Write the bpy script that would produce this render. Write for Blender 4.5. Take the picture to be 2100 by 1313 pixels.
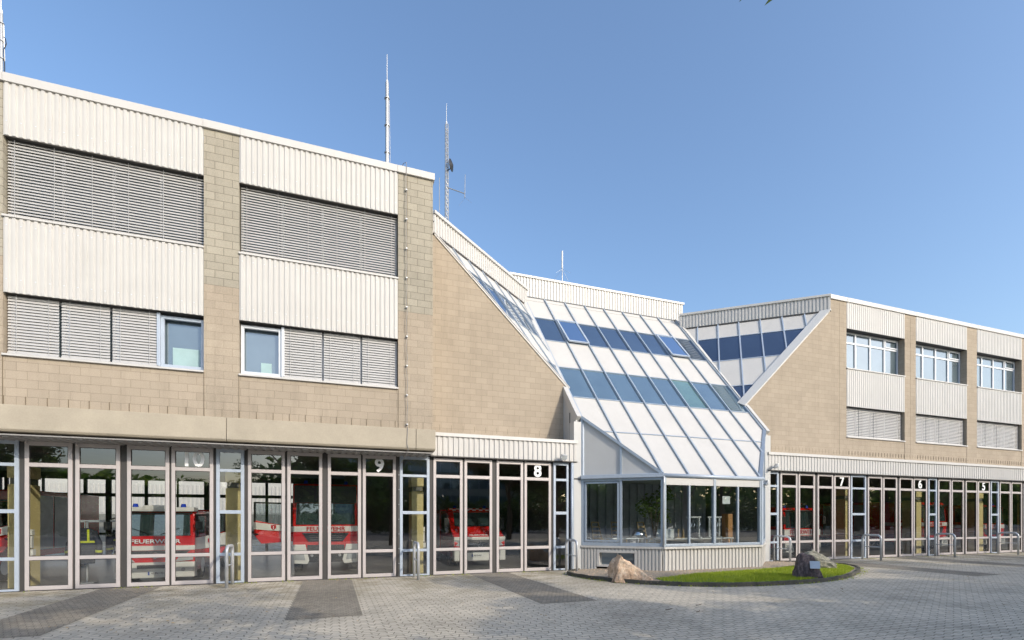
import bpy, bmesh, math, random
import numpy as np
from mathutils import Matrix, Vector
random.seed(7); rng = np.random.default_rng(7)
for o in list(bpy.data.objects): bpy.data.objects.remove(o)
SC = bpy.context.scene; COL = SC.collection
R = math.radians
# ------------------------------------------------------------------ camera, sky, sun, exposure
YAW = 19.82
cam = bpy.data.cameras.new('camera'); co = bpy.data.objects.new('camera', cam); COL.objects.link(co); SC.camera = co
cam.sensor_width = 36; cam.lens = 1019.5/2100*36; cam.shift_y = (1062.3-656.5)/2100
cam.clip_start = .1; cam.clip_end = 3000
co.location = (0, 0, 1.8); co.rotation_euler = (R(90), 0, R(-YAW))
SUN_EL = 26.0; SUN_AZ = 31.0           # azimuth: degrees from -Y towards +X
W = bpy.data.worlds.new('World'); SC.world = W; W.use_nodes = True
nt = W.node_tree; bg = nt.nodes['Background']
sky = nt.nodes.new('ShaderNodeTexSky'); sky.sky_type = 'NISHITA'; sky.sun_disc = False
sky.sun_elevation = R(SUN_EL); sky.sun_rotation = R(180-SUN_AZ)
sky.air_density = 1.2; sky.dust_density = 3.2; sky.ozone_density = 4.0; sky.altitude = 60
nt.links.new(sky.outputs[0], bg.inputs[0]); bg.inputs[1].default_value = .15
sl = bpy.data.lights.new('sun', 'SUN'); so = bpy.data.objects.new('sun', sl); COL.objects.link(so)
sl.energy = 1.72; sl.angle = R(.5); sl.color = (1, .90, .76)
sd = Vector((math.sin(R(SUN_AZ))*math.cos(R(SUN_EL)), -math.cos(R(SUN_AZ))*math.cos(R(SUN_EL)), math.sin(R(SUN_EL))))
so.rotation_euler = sd.to_track_quat('Z', 'Y').to_euler(); so.location = (20, -20, 30)
SC.view_settings.view_transform = 'Standard'; SC.view_settings.look = 'None'
SC.view_settings.exposure = .84; SC.view_settings.gamma = 1; SC.view_settings.use_curve_mapping = False

# ------------------------------------------------------------------ materials
class N:
    def __init__(s, name):
        s.m = bpy.data.materials.new(name); s.m.use_nodes = True; s.t = s.m.node_tree
        s.b = s.t.nodes['Principled BSDF']; s.out = s.t.nodes['Material Output']
    def n(s, k, **a):
        x = s.t.nodes.new('ShaderNode'+k)
        for q, v in a.items(): setattr(x, q, v)
        return x
    def l(s, a, b): s.t.links.new(a, b)
    def coord(s): return s.n('TexCoord').outputs['Object']
    def noise(s, scale, detail=4, vec=None, rough=.6):
        x = s.n('TexNoise'); x.inputs['Scale'].default_value = scale; x.inputs['Detail'].default_value = detail
        x.inputs['Roughness'].default_value = rough
        s.l(vec if vec is not None else s.coord(), x.inputs['Vector']); return x.outputs['Fac']
    def ramp(s, f, stops):
        x = s.n('ValToRGB'); e = x.color_ramp.elements
        while len(e) < len(stops): e.new(.5)
        for i, (p, c) in enumerate(stops):
            e[i].position = p; e[i].color = (c[0], c[1], c[2], 1) if hasattr(c, '__len__') else (c, c, c, 1)
        s.l(f, x.inputs[0]); return x.outputs[0]
    def mix(s, f, a, b, mode='MIX'):
        x = s.n('MixRGB', blend_type=mode)
        for i, v in ((0, f), (1, a), (2, b)):
            if hasattr(v, 'is_output') : s.l(v, x.inputs[i])
            elif i == 0: x.inputs[0].default_value = v
            else: x.inputs[i].default_value = (*v, 1)
        return x.outputs[0]
    def bump(s, h, strength=.3, dist=.01):
        x = s.n('Bump'); x.inputs['Strength'].default_value = strength; x.inputs['Distance'].default_value = dist
        s.l(h, x.inputs['Height']); s.l(x.outputs[0], s.b.inputs['Normal'])
    def col(s, c):
        if hasattr(c, 'is_output'): s.l(c, s.b.inputs['Base Color'])
        else: s.b.inputs['Base Color'].default_value = (*c, 1)
    def set(s, rough=.5, metal=0, spec=.5, coat=0):
        s.b.inputs['Roughness'].default_value = rough; s.b.inputs['Metallic'].default_value = metal
        s.b.inputs['Specular IOR Level'].default_value = spec; s.b.inputs['Coat Weight'].default_value = coat
        return s
def sc3(c, k): return tuple(min(1, v*k) for v in c)
def plain(name, c, rough=.5, metal=0, var=.12, scale=3, spec=.5, coat=0, fine=40, bump=0):
    m = N(name).set(rough, metal, spec, coat)
    f = m.noise(scale, 5); g = m.noise(fine, 3)
    a = m.ramp(f, [(.3, sc3(c, 1-var)), (.7, sc3(c, 1+var*.5))])
    m.col(m.mix(.25, a, m.ramp(g, [(.3, sc3(c, 1-var)), (.7, sc3(c, 1+var))])))
    if bump: m.bump(g, bump, .01)
    return m.m
def streaky(name, c, rough=.45, dirt=(.35, .31, .25), amt=.35):
    """painted metal with faint vertical rain streaks"""
    m = N(name).set(rough)
    mp = m.n('Mapping'); mp.inputs['Scale'].default_value = (5, 5, .35); m.l(m.coord(), mp.inputs[0])
    st = m.noise(3, 6, mp.outputs[0], .7); big = m.noise(.6, 4)
    f = m.mix(1, m.ramp(st, [(.48, 0), (.8, 1)]), m.ramp(big, [(.35, .1), (.75, 1)]), 'MULTIPLY')
    fm = m.n('Math', operation='MULTIPLY'); m.l(f, fm.inputs[0]); fm.inputs[1].default_value = amt
    base = m.ramp(m.noise(1.3, 3), [(.3, sc3(c, .93)), (.7, c)])
    m.col(m.mix(fm.outputs[0], base, dirt)); return m.m
def brick(name, c1, c2, mortar, upper=None, zsplit=0, bw=.4, bh=.2):
    m = N(name).set(.92, spec=.2)
    sp = m.n('SeparateXYZ'); m.l(m.coord(), sp.inputs[0])
    ad = m.n('Math', operation='ADD'); m.l(sp.outputs[0], ad.inputs[0]); m.l(sp.outputs[1], ad.inputs[1])
    cb = m.n('CombineXYZ'); m.l(ad.outputs[0], cb.inputs[0]); m.l(sp.outputs[2], cb.inputs[1])
    def bt(a, b, mo, ms):
        t = m.n('TexBrick'); t.offset = .5; t.squash = 1
        t.inputs['Scale'].default_value = 1; t.inputs['Brick Width'].default_value = bw; t.inputs['Row Height'].default_value = bh
        t.inputs['Mortar Size'].default_value = ms; t.inputs['Mortar Smooth'].default_value = .3; t.inputs['Bias'].default_value = -.1
        t.inputs['Color1'].default_value = (*a, 1); t.inputs['Color2'].default_value = (*b, 1); t.inputs['Mortar'].default_value = (*mo, 1)
        m.l(cb.outputs[0], t.inputs['Vector']); return t
    t = bt(c1, c2, mortar, .0055); c = t.outputs[0]
    fac = t.outputs['Fac']
    if upper:
        t2 = bt(upper[0], upper[1], upper[2], .0075)
        gt = m.n('Math', operation='GREATER_THAN'); m.l(sp.outputs[2], gt.inputs[0]); gt.inputs[1].default_value = zsplit
        c = m.mix(gt.outputs[0], c, t2.outputs[0]); fac = m.mix(gt.outputs[0], fac, t2.outputs['Fac'])
    gr = m.ramp(m.noise(55, 4), [(.25, .8), (.75, 1.12)]); bigv = m.ramp(m.noise(.5, 5), [(.3, .91), (.7, 1.05)])
    mp = m.n('Mapping'); mp.inputs['Scale'].default_value = (2.2, 2.2, .3); m.l(m.coord(), mp.inputs[0])
    stv = m.ramp(m.noise(1.6, 6, mp.outputs[0], .7), [(.5, 1.0), (.78, .86)])
    c = m.mix(1, m.mix(1, m.mix(1, c, gr, 'MULTIPLY'), bigv, 'MULTIPLY'), stv, 'MULTIPLY'); m.col(c)
    h = m.n('Math', operation='SUBTRACT'); m.l(m.noise(70, 3), h.inputs[0]); m.l(fac, h.inputs[1])
    m.bump(h.outputs[0], .5, .006); return m.m
def glass(name, tint, refl, rough=0.0):
    m = N(name); t = m.t; t.nodes.remove(m.b)
    tr = m.n('BsdfTransparent'); tr.inputs[0].default_value = (*tint, 1)
    gl = m.n('BsdfGlossy'); gl.inputs['Roughness'].default_value = rough; gl.inputs['Color'].default_value = (.93, .96, 1, 1)
    fr = m.n('Fresnel'); fr.inputs[0].default_value = 1.5
    if 1:
        bp = m.n('Bump'); bp.inputs['Strength'].default_value = .05; bp.inputs['Distance'].default_value = .02
        m.l(m.noise(.9, 2), bp.inputs['Height']); m.l(bp.outputs[0], gl.inputs['Normal'])
    mp = m.n('MapRange'); mp.inputs['To Min'].default_value = refl; mp.inputs['To Max'].default_value = 1
    m.l(fr.outputs[0], mp.inputs[0]); mx = m.n('MixShader')
    m.l(mp.outputs[0], mx.inputs[0]); m.l(tr.outputs[0], mx.inputs[1]); m.l(gl.outputs[0], mx.inputs[2]); m.l(mx.outputs[0], m.out.inputs[0])
    return m.m
def coated(name, c, refl, gcol=(.85, .93, 1)):
    """opaque-backed coated glazing"""
    m = N(name); t = m.t; m.col(m.ramp(m.noise(.7, 3), [(.3, sc3(c, .8)), (.7, sc3(c, 1.15))])); m.set(.2, spec=.3)
    gl = m.n('BsdfGlossy'); gl.inputs['Roughness'].default_value = .01; gl.inputs['Color'].default_value = (*gcol, 1)
    bp = m.n('Bump'); bp.inputs['Strength'].default_value = .05; bp.inputs['Distance'].default_value = .02
    m.l(m.noise(.8, 2), bp.inputs['Height']); m.l(bp.outputs[0], gl.inputs['Normal'])
    fr = m.n('Fresnel'); fr.inputs[0].default_value = 1.5
    mp = m.n('MapRange'); mp.inputs['To Min'].default_value = refl; mp.inputs['To Max'].default_value = 1
    m.l(fr.outputs[0], mp.inputs[0]); mx = m.n('MixShader')
    m.l(mp.outputs[0], mx.inputs[0]); m.l(m.b.outputs[0], mx.inputs[1]); m.l(gl.outputs[0], mx.inputs[2]); m.l(mx.outputs[0], m.out.inputs[0])
    return m.m
def pavers(name, base, var, dark, bw, bh, stain=True, sz=.007, rot=0):
    m = N(name).set(.9, spec=.25); P = m.coord()
    # zigzag interlocking joints: shift rows by a triangle wave
    sp = m.n('SeparateXYZ'); m.l(P, sp.inputs[0])
    def mth(op, a, b=None):
        x = m.n('Math', operation=op)
        for i, v in ((0, a), (1, b)):
            if v is None: continue
            if hasattr(v, 'is_output'): m.l(v, x.inputs[i])
            else: x.inputs[i].default_value = v
        return x.outputs[0]
    u = mth('ADD', sp.outputs[0], mth('MULTIPLY', mth('PINGPONG', sp.outputs[1], bh), .32))
    v = mth('ADD', sp.outputs[1], mth('MULTIPLY', mth('PINGPONG', sp.outputs[0], bw*.5), .36))
    cb = m.n('CombineXYZ'); m.l(u, cb.inputs[0]); m.l(v, cb.inputs[1])
    mpp = m.n('Mapping'); mpp.inputs['Rotation'].default_value = (0, 0, rot); m.l(cb.outputs[0], mpp.inputs[0])
    t = m.n('TexBrick'); t.offset = .5
    for k, q in (('Scale', 1), ('Brick Width', bw), ('Row Height', bh), ('Mortar Size', sz), ('Mortar Smooth', .4), ('Bias', 0)): t.inputs[k].default_value = q
    t.inputs['Color1'].default_value = (*sc3(base, 1-var), 1); t.inputs['Color2'].default_value = (*sc3(base, 1+var), 1); t.inputs['Mortar'].default_value = (*dark, 1)
    m.l(mpp.outputs[0], t.inputs['Vector']); c = t.outputs[0]
    c = m.mix(1, c, m.ramp(m.noise(90, 3), [(.25, .82), (.75, 1.15)]), 'MULTIPLY')
    c = m.mix(1, c, m.ramp(m.noise(.45, 6, rough=.65), [(.28, .70), (.5, 1), (.72, 1.12)]), 'MULTIPLY')
    if stain:
        # moss and sand in the joints, mostly near the gates
        g = m.n('MapRange'); g.inputs['From Min'].default_value = 10.5; g.inputs['From Max'].default_value = 15.2; m.l(sp.outputs[1], g.inputs[0])
        f = m.mix(1, m.ramp(m.noise(1.1, 6, rough=.7), [(.42, 0), (.62, 1)]), g.outputs[0], 'MULTIPLY')
        f2 = m.n('Math', operation='MULTIPLY'); m.l(f, f2.inputs[0]); f2.inputs[1].default_value = .75
        c = m.mix(f2.outputs[0], c, m.mix(m.noise(4, 4), (.20, .14, .065), (.13, .125, .045)))
    m.col(c)
    h = m.n('Math', operation='SUBTRACT'); m.l(m.noise(60, 3), h.inputs[0]); m.l(t.outputs['Fac'], h.inputs[1])
    m.bump(h.outputs[0], .6, .008); return m.m

M = {}
M['brick'] = brick('tan_blockwork', (.365, .310, .242), (.405, .343, .268), (.275, .23, .175))
M['brick2'] = brick('two_tone_blockwork', (.365, .310, .242), (.405, .343, .268), (.275, .23, .175),
                    upper=((.345, .318, .258), (.39, .358, .29), (.19, .17, .135)), zsplit=7.8)
M['weep'] = plain('joint_shadow_grey', (.17, .135, .09), .9)
M['concrete'] = plain('beige_concrete', (.395, .35, .275), .85, var=.18, scale=1.2, fine=25, bump=.15)
M['clad'] = streaky('white_corrugated_sheet', (.525, .515, .495), .48)
M['cladbase'] = streaky('white_corrugated_base_sheet', (.54, .525, .495), .5, amt=.7)
M['cap'] = streaky('white_coping_sheet', (.54, .53, .51), .42, amt=.35)
M['panel'] = streaky('white_enamel_panel', (.545, .53, .50), .42, dirt=(.40, .37, .31), amt=.5)
M['gpanel'] = streaky('grey_white_panel', (.50, .505, .50), .45, amt=.4)
M['bluebar'] = plain('blue_grey_aluminium_bar', (.38, .44, .51), .36, .3, var=.1)
M['bluelite'] = plain('pale_blue_painted_frame', (.40, .46, .54), .42, .1, var=.1)
M['leaf'] = plain('pinkish_grey_aluminium', (.50, .46, .45), .42, .15, var=.08)
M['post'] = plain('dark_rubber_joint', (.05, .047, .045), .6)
M['slat'] = plain('pale_aluminium_slat', (.47, .465, .455), .4, .1, var=.05)
M['winf'] = plain('light_grey_window_frame', (.60, .63, .67), .4, .1, var=.05)
M['glass'] = glass('gate_glass', (.96, .98, .965), .13)
M['bglass'] = glass('bay_glass', (.88, .94, .96), .19)
M['uglass'] = coated('upper_window_glass', (.10, .135, .155), .13, (.78, .88, 1))
M['sglass'] = coated('blue_coated_glass', (.035, .055, .085), .28, (.70, .78, .88))
M['dimglass'] = coated('dim_reflection_glass', (.025, .04, .07), .10, (.7, .8, 1))  # darker copy of the blue glass: right chamfer's dim reflection put in
M['sglass2'] = coated('teal_coated_glass', (.09, .14, .17), .28, (.80, .88, .95))
M['pglass'] = coated('green_coated_glass', (.11, .19, .165), .27, (.8, .93, .92))
M['room'] = plain('room_plaster', (.55, .57, .52), .9, var=.05)
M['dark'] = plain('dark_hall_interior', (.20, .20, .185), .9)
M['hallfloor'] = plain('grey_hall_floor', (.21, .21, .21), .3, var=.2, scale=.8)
M['col'] = plain('yellow_painted_column', (.68, .58, .28), .7, var=.06)
M['red'] = plain('signal_red_paint', (.62, .012, .012), .22, var=.08, coat=.6)
M['white'] = plain('white_vehicle_paint', (.76, .76, .73), .25, var=.05, coat=.5)
M['black'] = plain('black_plastic', (.02, .02, .022), .45)
M['tyre'] = plain('tyre_rubber', (.018, .018, .018), .8)
M['chrome'] = plain('chrome', (.75, .75, .76), .12, 1, var=.03)
M['ws'] = coated('windscreen_glass', (.035, .06, .062), .13)
M['blue'] = plain('blue_beacon', (.01, .05, .5), .15, coat=1)
M['lamp'] = plain('headlamp_glass', (.55, .58, .6), .08, .3, coat=1)
M['plate'] = plain('number_plate_white', (.72, .73, .72), .4, var=.03)
M['plateblue'] = plain('number_plate_blue', (.02, .09, .45), .4)
M['num'] = plain('white_lettering', (.85, .86, .86), .4, var=.02)
M['redtxt'] = plain('red_lettering', (.5, .01, .02), .4, var=.02)
M['galv'] = plain('galvanised_steel', (.52, .54, .56), .45, .45, var=.15)
M['mast'] = plain('aluminium_mast', (.45, .45, .44), .4, .7, var=.1)
M['whip'] = plain('white_antenna_rod', (.72, .72, .70), .4)
M['hi'] = plain('turnout_cloth_dark', (.03, .035, .05), .9)
M['yel'] = plain('reflective_yellow', (.55, .62, .03), .6)
M['wood'] = plain('pale_wood', (.42, .30, .16), .5, var=.15, scale=6)
M['orange'] = plain('orange_brown_wood', (.42, .19, .05), .5)
M['curtain'] = plain('grey_curtain', (.46, .48, .52), .9, var=.3, scale=2)
M['kerb'] = plain('dark_kerb_stone', (.085, .08, .062), .9, var=.35, scale=4, bump=.4)
M['soil'] = plain('gravel_bed', (.34, .28, .21), .95, var=.4, scale=20, fine=60, bump=.6)
M['plaque'] = plain('brushed_plaque', (.42, .46, .52), .35, .6)
M['bark'] = plain('bark', (.12, .085, .055), .9, var=.3, scale=8, bump=.5)
M['asph'] = plain('asphalt', (.06, .06, .06), .9, var=.2)
M['ground'] = pavers('grey_interlocking_pavers', (.54, .485, .39), .10, (.185, .165, .13), .23, .125, sz=.009)
M['strip'] = pavers('brown_grey_strip_pavers', (.28, .25, .20), .14, (.12, .10, .08), .1, .1, stain=False, sz=.006)
def leafmat(name, a, b):
    m = N(name).set(.55, spec=.4); oi = m.n('ObjectInfo')
    g = m.n('NewGeometry'); c = m.ramp(g.outputs['Random Per Island'], [(0, a), (1, b)]); m.col(c)
    m.b.inputs['Subsurface Weight'].default_value = 0
    t = m.n('BsdfTranslucent'); m.l(c, t.inputs[0]); mx = m.n('MixShader'); mx.inputs[0].default_value = .45
    m.l(m.b.outputs[0], mx.inputs[1]); m.l(t.outputs[0], mx.inputs[2]); m.l(mx.outputs[0], m.out.inputs[0]); return m.m
M['foliage'] = leafmat('tree_leaves', (.035, .07, .015), (.10, .15, .03))
M['foliage3'] = leafmat('woodland_leaves', (.10, .20, .03), (.32, .42, .09))
M['foliage2'] = leafmat('tree_leaves_light', (.07, .12, .02), (.16, .21, .05))
M['grass'] = leafmat('lawn_blades', (.22, .33, .012), (.52, .56, .07))
M['turf'] = plain('lawn_soil', (.10, .17, .02), .95, var=.4, scale=5)
def rockmat(name, a, b, c, sc):
    m = N(name).set(.85, spec=.3); P = m.coord()
    mp = m.n('Mapping'); mp.inputs['Scale'].default_value = (sc[0], sc[1], sc[2]); mp.inputs['Rotation'].default_value = (.5, .4, .9); m.l(P, mp.inputs[0])
    f = m.noise(1.4, 8, mp.outputs[0], .72); g = m.noise(18, 6)
    col = m.ramp(f, [(.32, a), (.5, b), (.66, c)]); col = m.mix(1, col, m.ramp(g, [(.3, .65), (.7, 1.2)]), 'MULTIPLY'); m.col(col)
    h = m.mix(.5, f, g); m.bump(h, 1, .05); return m.m
M['board'] = plain('pale_aqua_board', (.32, .46, .47), .7)
M['soffit'] = plain('grey_soffit_sheet', (.28, .27, .26), .5)
M['rock1'] = rockmat('reddish_sandstone', (.30, .19, .12), (.66, .46, .31), (.74, .60, .44), (3, 3, 1.5))
M['rock2'] = rockmat('dark_purple_stone', (.035, .03, .035), (.11, .085, .09), (.24, .19, .18), (6, 6, 2))
M['rock3'] = rockmat('pale_grey_green_stone', (.08, .08, .065), (.24, .23, .18), (.46, .43, .34), (2, 7, 7))

# ------------------------------------------------------------------ mesh helpers
class MB:
    def __init__(s): s.v = []; s.f = []; s.mi = []
    def poly(s, pts, faces, T=None, mi=0):
        b = len(s.v)
        for p in pts:
            p = Vector(p); s.v.append(T @ p if T else p)
        for f in faces: s.f.append([b+i for i in f]); s.mi.append(mi)
        return s
    def box(s, x0, x1, y0, y1, z0, z1, T=None, mi=0):
        return s.poly([(x0,y0,z0),(x1,y0,z0),(x1,y1,z0),(x0,y1,z0),(x0,y0,z1),(x1,y0,z1),(x1,y1,z1),(x0,y1,z1)],
                      [(0,3,2,1),(4,5,6,7),(0,1,5,4),(1,2,6,5),(2,3,7,6),(3,0,4,7)], T, mi)
    def prism(s, pts, d, T=None, mi=0):      # polygon pts (3D), extruded by vector d
        n = len(pts); d = Vector(d); P = [Vector(p) for p in pts]
        return s.poly(P+[p+d for p in P], [tuple(range(n))[::-1], tuple(range(n, 2*n))]+[(i, (i+1) % n, n+(i+1) % n, n+i) for i in range(n)], T, mi)
    def quad(s, a, b, c, d, mi=0): return s.poly([a, b, c, d], [(0,1,2,3)], None, mi)
    def bar(s, p, q, w, h, up=(0,0,1), mi=0):   # rectangular bar between points, w sideways, h along 'up'
        p = Vector(p); q = Vector(q); e = (q-p); L = e.length
        if L < 1e-5: return s
        e /= L; up = Vector(up); sd_ = e.cross(up)
        if sd_.length < 1e-4: sd_ = e.cross(Vector((1,0,0)))
        sd_.normalize(); u = sd_.cross(e)
        T = Matrix((( *[e.x, sd_.x, u.x], p.x), (e.y, sd_.y, u.y, p.y), (e.z, sd_.z, u.z, p.z), (0,0,0,1)))
        return s.box(0, L, -w/2, w/2, -h/2, h/2, T, mi)
    def tube(s, pts, r, n=10, mi=0, r1=None):
        P = [Vector(p) for p in pts]; b = len(s.v); K = len(P)
        prev = None
        for k, p in enumerate(P):
            t = (P[min(k+1, K-1)]-P[max(k-1, 0)]).normalized()
            a = (prev - t*prev.dot(t)) if prev else t.orthogonal()
            a.normalize(); prev = a; c = t.cross(a)
            rr = r if r1 is None else r+(r1-r)*k/(K-1)
            for i in range(n):
                w = 2*math.pi*i/n; s.v.append(p+(a*math.cos(w)+c*math.sin(w))*rr)
        for k in range(K-1):
            for i in range(n):
                s.f.append([b+k*n+i, b+k*n+(i+1) % n, b+(k+1)*n+(i+1) % n, b+(k+1)*n+i]); s.mi.append(mi)
        s.f.append([b+i for i in range(n)][::-1]); s.f.append([b+(K-1)*n+i for i in range(n)]); s.mi += [mi, mi]
        return s
    def build(s, name, mat, parent=None, smooth=False, bevel=0, loc=None, fix=True):
        me = bpy.data.meshes.new(name); me.from_pydata([tuple(v) for v in s.v], [], s.f)
        mats = mat if isinstance(mat, (list, tuple)) else [mat]
        for m_ in mats: me.materials.append(M[m_])
        if len(mats) > 1: me.polygons.foreach_set('material_index', s.mi)
        if fix:
            bm = bmesh.new(); bm.from_mesh(me); bmesh.ops.recalc_face_normals(bm, faces=bm.faces)
            if bevel: bmesh.ops.bevel(bm, geom=[e for e in bm.edges if len(e.link_faces) == 2 and e.calc_face_angle(0) > .6], offset=bevel, segments=2, affect='EDGES', profile=.6)
            bm.to_mesh(me); bm.free()
        if smooth: me.shade_smooth()
        o = bpy.data.objects.new(name, me); COL.objects.link(o)
        if parent: o.parent = parent
        if loc: o.location = loc
        return o
def empty(name, loc, rz=0):
    o = bpy.data.objects.new(name, None); COL.objects.link(o); o.location = loc; o.rotation_euler = (0,0,rz); o.empty_display_size = .2; return o
def tag(o, label=None, cat=None, group=None, kind=None):
    for k, v in (('label', label), ('category', cat), ('group', group), ('kind', kind)):
        if v: o[k] = v
    return o
def copy_tree(o, parent=None):
    c = o.copy(); COL.objects.link(c); c.parent = parent
    for ch in o.children: copy_tree(ch, c)
    return c
def text(name, s, size, mat, T, parent, bold=.0, depth=.003, sx=1.0):
    cu = bpy.data.curves.new(name, 'FONT'); cu.body = s; cu.size = size; cu.align_x = 'CENTER'; cu.align_y = 'CENTER'
    cu.offset = bold; cu.extrude = depth; cu.resolution_u = 3
    o = bpy.data.objects.new(name+'_c', cu); COL.objects.link(o)
    dg = bpy.context.evaluated_depsgraph_get(); me = bpy.data.meshes.new_from_object(o.evaluated_get(dg))
    bpy.data.objects.remove(o); bpy.data.curves.remove(cu)
    me.transform(T @ Matrix.Diagonal((sx, 1, 1, 1))); me.materials.clear(); me.materials.append(M[mat]); me.name = name
    ob = bpy.data.objects.new(name, me); COL.objects.link(ob); ob.parent = parent; return ob
def face_T(x, y, z):      # text standing in the XZ plane, read from -Y
    return Matrix.Translation((x, y, z)) @ Matrix.Rotation(R(90), 4, 'X')
def corr(mb, p, q, z0, z1, out, pitch=.14, depth=.03, groove=.34, mi=0):
    """trapezoidal sheet between ground points p and q (2D), facing 'out' (2D)"""
    p = Vector(p); q = Vector(q); L = (q-p).length; e = (q-p)/L; out = Vector(out).normalized()
    n = max(2, round(L/pitch)); pt = L/n; prof = [(0, 0)]
    g = pt*groove; a = pt*.10
    for k in range(n):
        s0 = k*pt
        prof += [(s0+g*.5, 0), (s0+g*.5+a, depth), (s0+pt-g*.5-a, depth), (s0+pt-g*.5, 0)]
    prof.append((L, 0)); b = len(mb.v)
    for s_, d in prof:
        for z in (z0, z1):
            w = p+e*s_+out*d; mb.v.append(Vector((w.x, w.y, z)))
    for i in range(len(prof)-1):
        mb.f.append([b+2*i, b+2*i+2, b+2*i+3, b+2*i+1]); mb.mi.append(mi)
    # back sheet
    w0 = p-out*.02; w1 = q-out*.02
    mb.quad((w0.x,w0.y,z0), (w1.x,w1.y,z0), (w1.x,w1.y,z1), (w0.x,w0.y,z1), mi)
    for z in (z0, z1):      # closing strips so that the underside reads as a solid sheet edge
        mb.quad((p.x,p.y,z), (q.x,q.y,z), (w1.x,w1.y,z), (w0.x,w0.y,z), mi)
    return mb
def clip(poly, reg):       # both lists of (u,v); reg convex, counter-clockwise
    out = poly
    for i in range(len(reg)):
        a = reg[i]; b = reg[(i+1) % len(reg)]; res = []
        ins = lambda p: (b[0]-a[0])*(p[1]-a[1])-(b[1]-a[1])*(p[0]-a[0]) >= -1e-7
        for j in range(len(out)):
            p = out[j]; q = out[(j+1) % len(out)]; ip, iq = ins(p), ins(q)
            if ip: res.append(p)
            if ip != iq:
                d1 = (b[0]-a[0])*(p[1]-a[1])-(b[1]-a[1])*(p[0]-a[0]); d2 = (b[0]-a[0])*(q[1]-a[1])-(b[1]-a[1])*(q[0]-a[0])
                t = d1/(d1-d2); res.append((p[0]+(q[0]-p[0])*t, p[1]+(q[1]-p[1])*t))
        out = res
        if len(out) < 3: return []
    return out
def area(p): return abs(sum(p[i][0]*p[(i+1) % len(p)][1]-p[(i+1) % len(p)][0]*p[i][1] for i in range(len(p))))/2
def ccw(p):
    a = sum(p[i][0]*p[(i+1) % len(p)][1]-p[(i+1) % len(p)][0]*p[i][1] for i in range(len(p)))
    return p if a > 0 else p[::-1]
def clipseg(a, b, reg):
    t0, t1 = 0, 1
    for i in range(len(reg)):
        c = reg[i]; d = reg[(i+1) % len(reg)]
        f = lambda p: (d[0]-c[0])*(p[1]-c[1])-(d[1]-c[1])*(p[0]-c[0])
        fa, fb = f(a), f(b)
        if fa < 0 and fb < 0: return None
        if fa < 0: t0 = max(t0, fa/(fa-fb))
        elif fb < 0: t1 = min(t1, fa/(fa-fb))
    if t1-t0 < 1e-3: return None
    L = lambda t: (a[0]+(b[0]-a[0])*t, a[1]+(b[1]-a[1])*t)
    return L(t0), L(t1)

# ------------------------------------------------------------------ ground
g = MB(); g.quad((-400,-400,0), (600,-400,0), (600,500,0), (-400,500,0)); tag(g.build('ground', 'ground', fix=False), kind='structure')
STR = [(-5.52,-4.2), (-.8,.52), (4.1,5.42), (18.6,19.95), (23.75,25.1), (28.7,30.05), (33.5,34.85)]
s_ = MB()
for a, b in STR: s_.quad((a,9.55,.004), (b,9.55,.004), (b,15.38,.004), (a,15.38,.004))
tag(s_.build('paved_wheel_strips', 'strip', fix=False), kind='structure')
# lawn island
KP = [(7.75,15.0), (7.0,14.3), (6.98,13.4), (7.15,12.7), (7.65,11.75), (8.4,10.98), (9.4,10.4), (10.5,10.12), (11.9,10.05), (13.1,10.16), (14.3,10.5), (15.5,11.05), (16.7,11.75), (17.5,12.4), (17.95,13.1), (17.9,13.8), (17.4,14.5), (16.6,15.2)]
def smooth_path(P, n=4):
    out = []
    for i in range(len(P)-1):
        p0, p1, p2, p3 = P[max(i-1,0)], P[i], P[i+1], P[min(i+2,len(P)-1)]
        for k in range(n):
            t = k/n
            out.append(tuple(.5*((2*p1[j])+(-p0[j]+p2[j])*t+(2*p0[j]-5*p1[j]+4*p2[j]-p3[j])*t*t+(-p0[j]+3*p1[j]-3*p2[j]+p3[j])*t**3) for j in range(2)))
    out.append(P[-1]); return out
kp = smooth_path(KP)
cx, cy = 12.2, 14.2
bed = MB(); inner = [(p[0]+(cx-p[0])*.012, p[1]+(cy-p[1])*.02) for p in kp]
bed.poly([(p[0],p[1],.07) for p in inner]+[(cx, 14.9, .07)], [tuple(range(len(inner)+1))]); 
tag(bed.build('gravel_bed', 'soil'), kind='structure')
kb = MB()
for i in range(len(kp)-1):
    a, b = Vector(kp[i]), Vector(kp[i+1]); e = (b-a).normalized(); n = Vector((-e.y, e.x)); 
    if n.dot(Vector((cx,cy))-a) < 0: n = -n
    h = .105+.006*math.sin(i*1.7)
    kb.prism([(a.x,a.y,-.05),(a.x+n.x*.09,a.y+n.y*.09,-.05),(a.x+n.x*.09,a.y+n.y*.09,h),(a.x+n.x*.01,a.y+n.y*.01,h)], (b.x-a.x-e.x*.006,b.y-a.y-e.y*.006,0))
tag(kb.build('kerb', 'kerb'), kind='structure')
lawn_reg = [(8.55,11.15), (9.0,10.85), (10.4,10.3), (11.9,10.2), (13.1,10.31), (14.3,10.66), (15.4,11.2), (16.6,11.9), (17.3,12.6), (17.6,13.3), (16.9,13.9), (15.6,13.3), (14.3,12.9), (12.3,12.6), (10.6,12.5), (9.6,12.2), (8.6,11.9), (8.5,11.4)]
lr = ccw(lawn_reg)
lw = MB(); lw.poly([(p[0],p[1],.078) for p in lr], [tuple(range(len(lr)))])
lawn_o = lw.build('lawn', 'turf'); tag(lawn_o, kind='structure')
def inpoly(x, y, P):
    c = False; n = len(P)
    for i in range(n):
        x1, y1 = P[i]; x2, y2 = P[(i+1) % n]
        if (y1 > y) != (y2 > y) and x < (x2-x1)*(y-y1)/(y2-y1)+x1: c = not c
    return c
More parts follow.
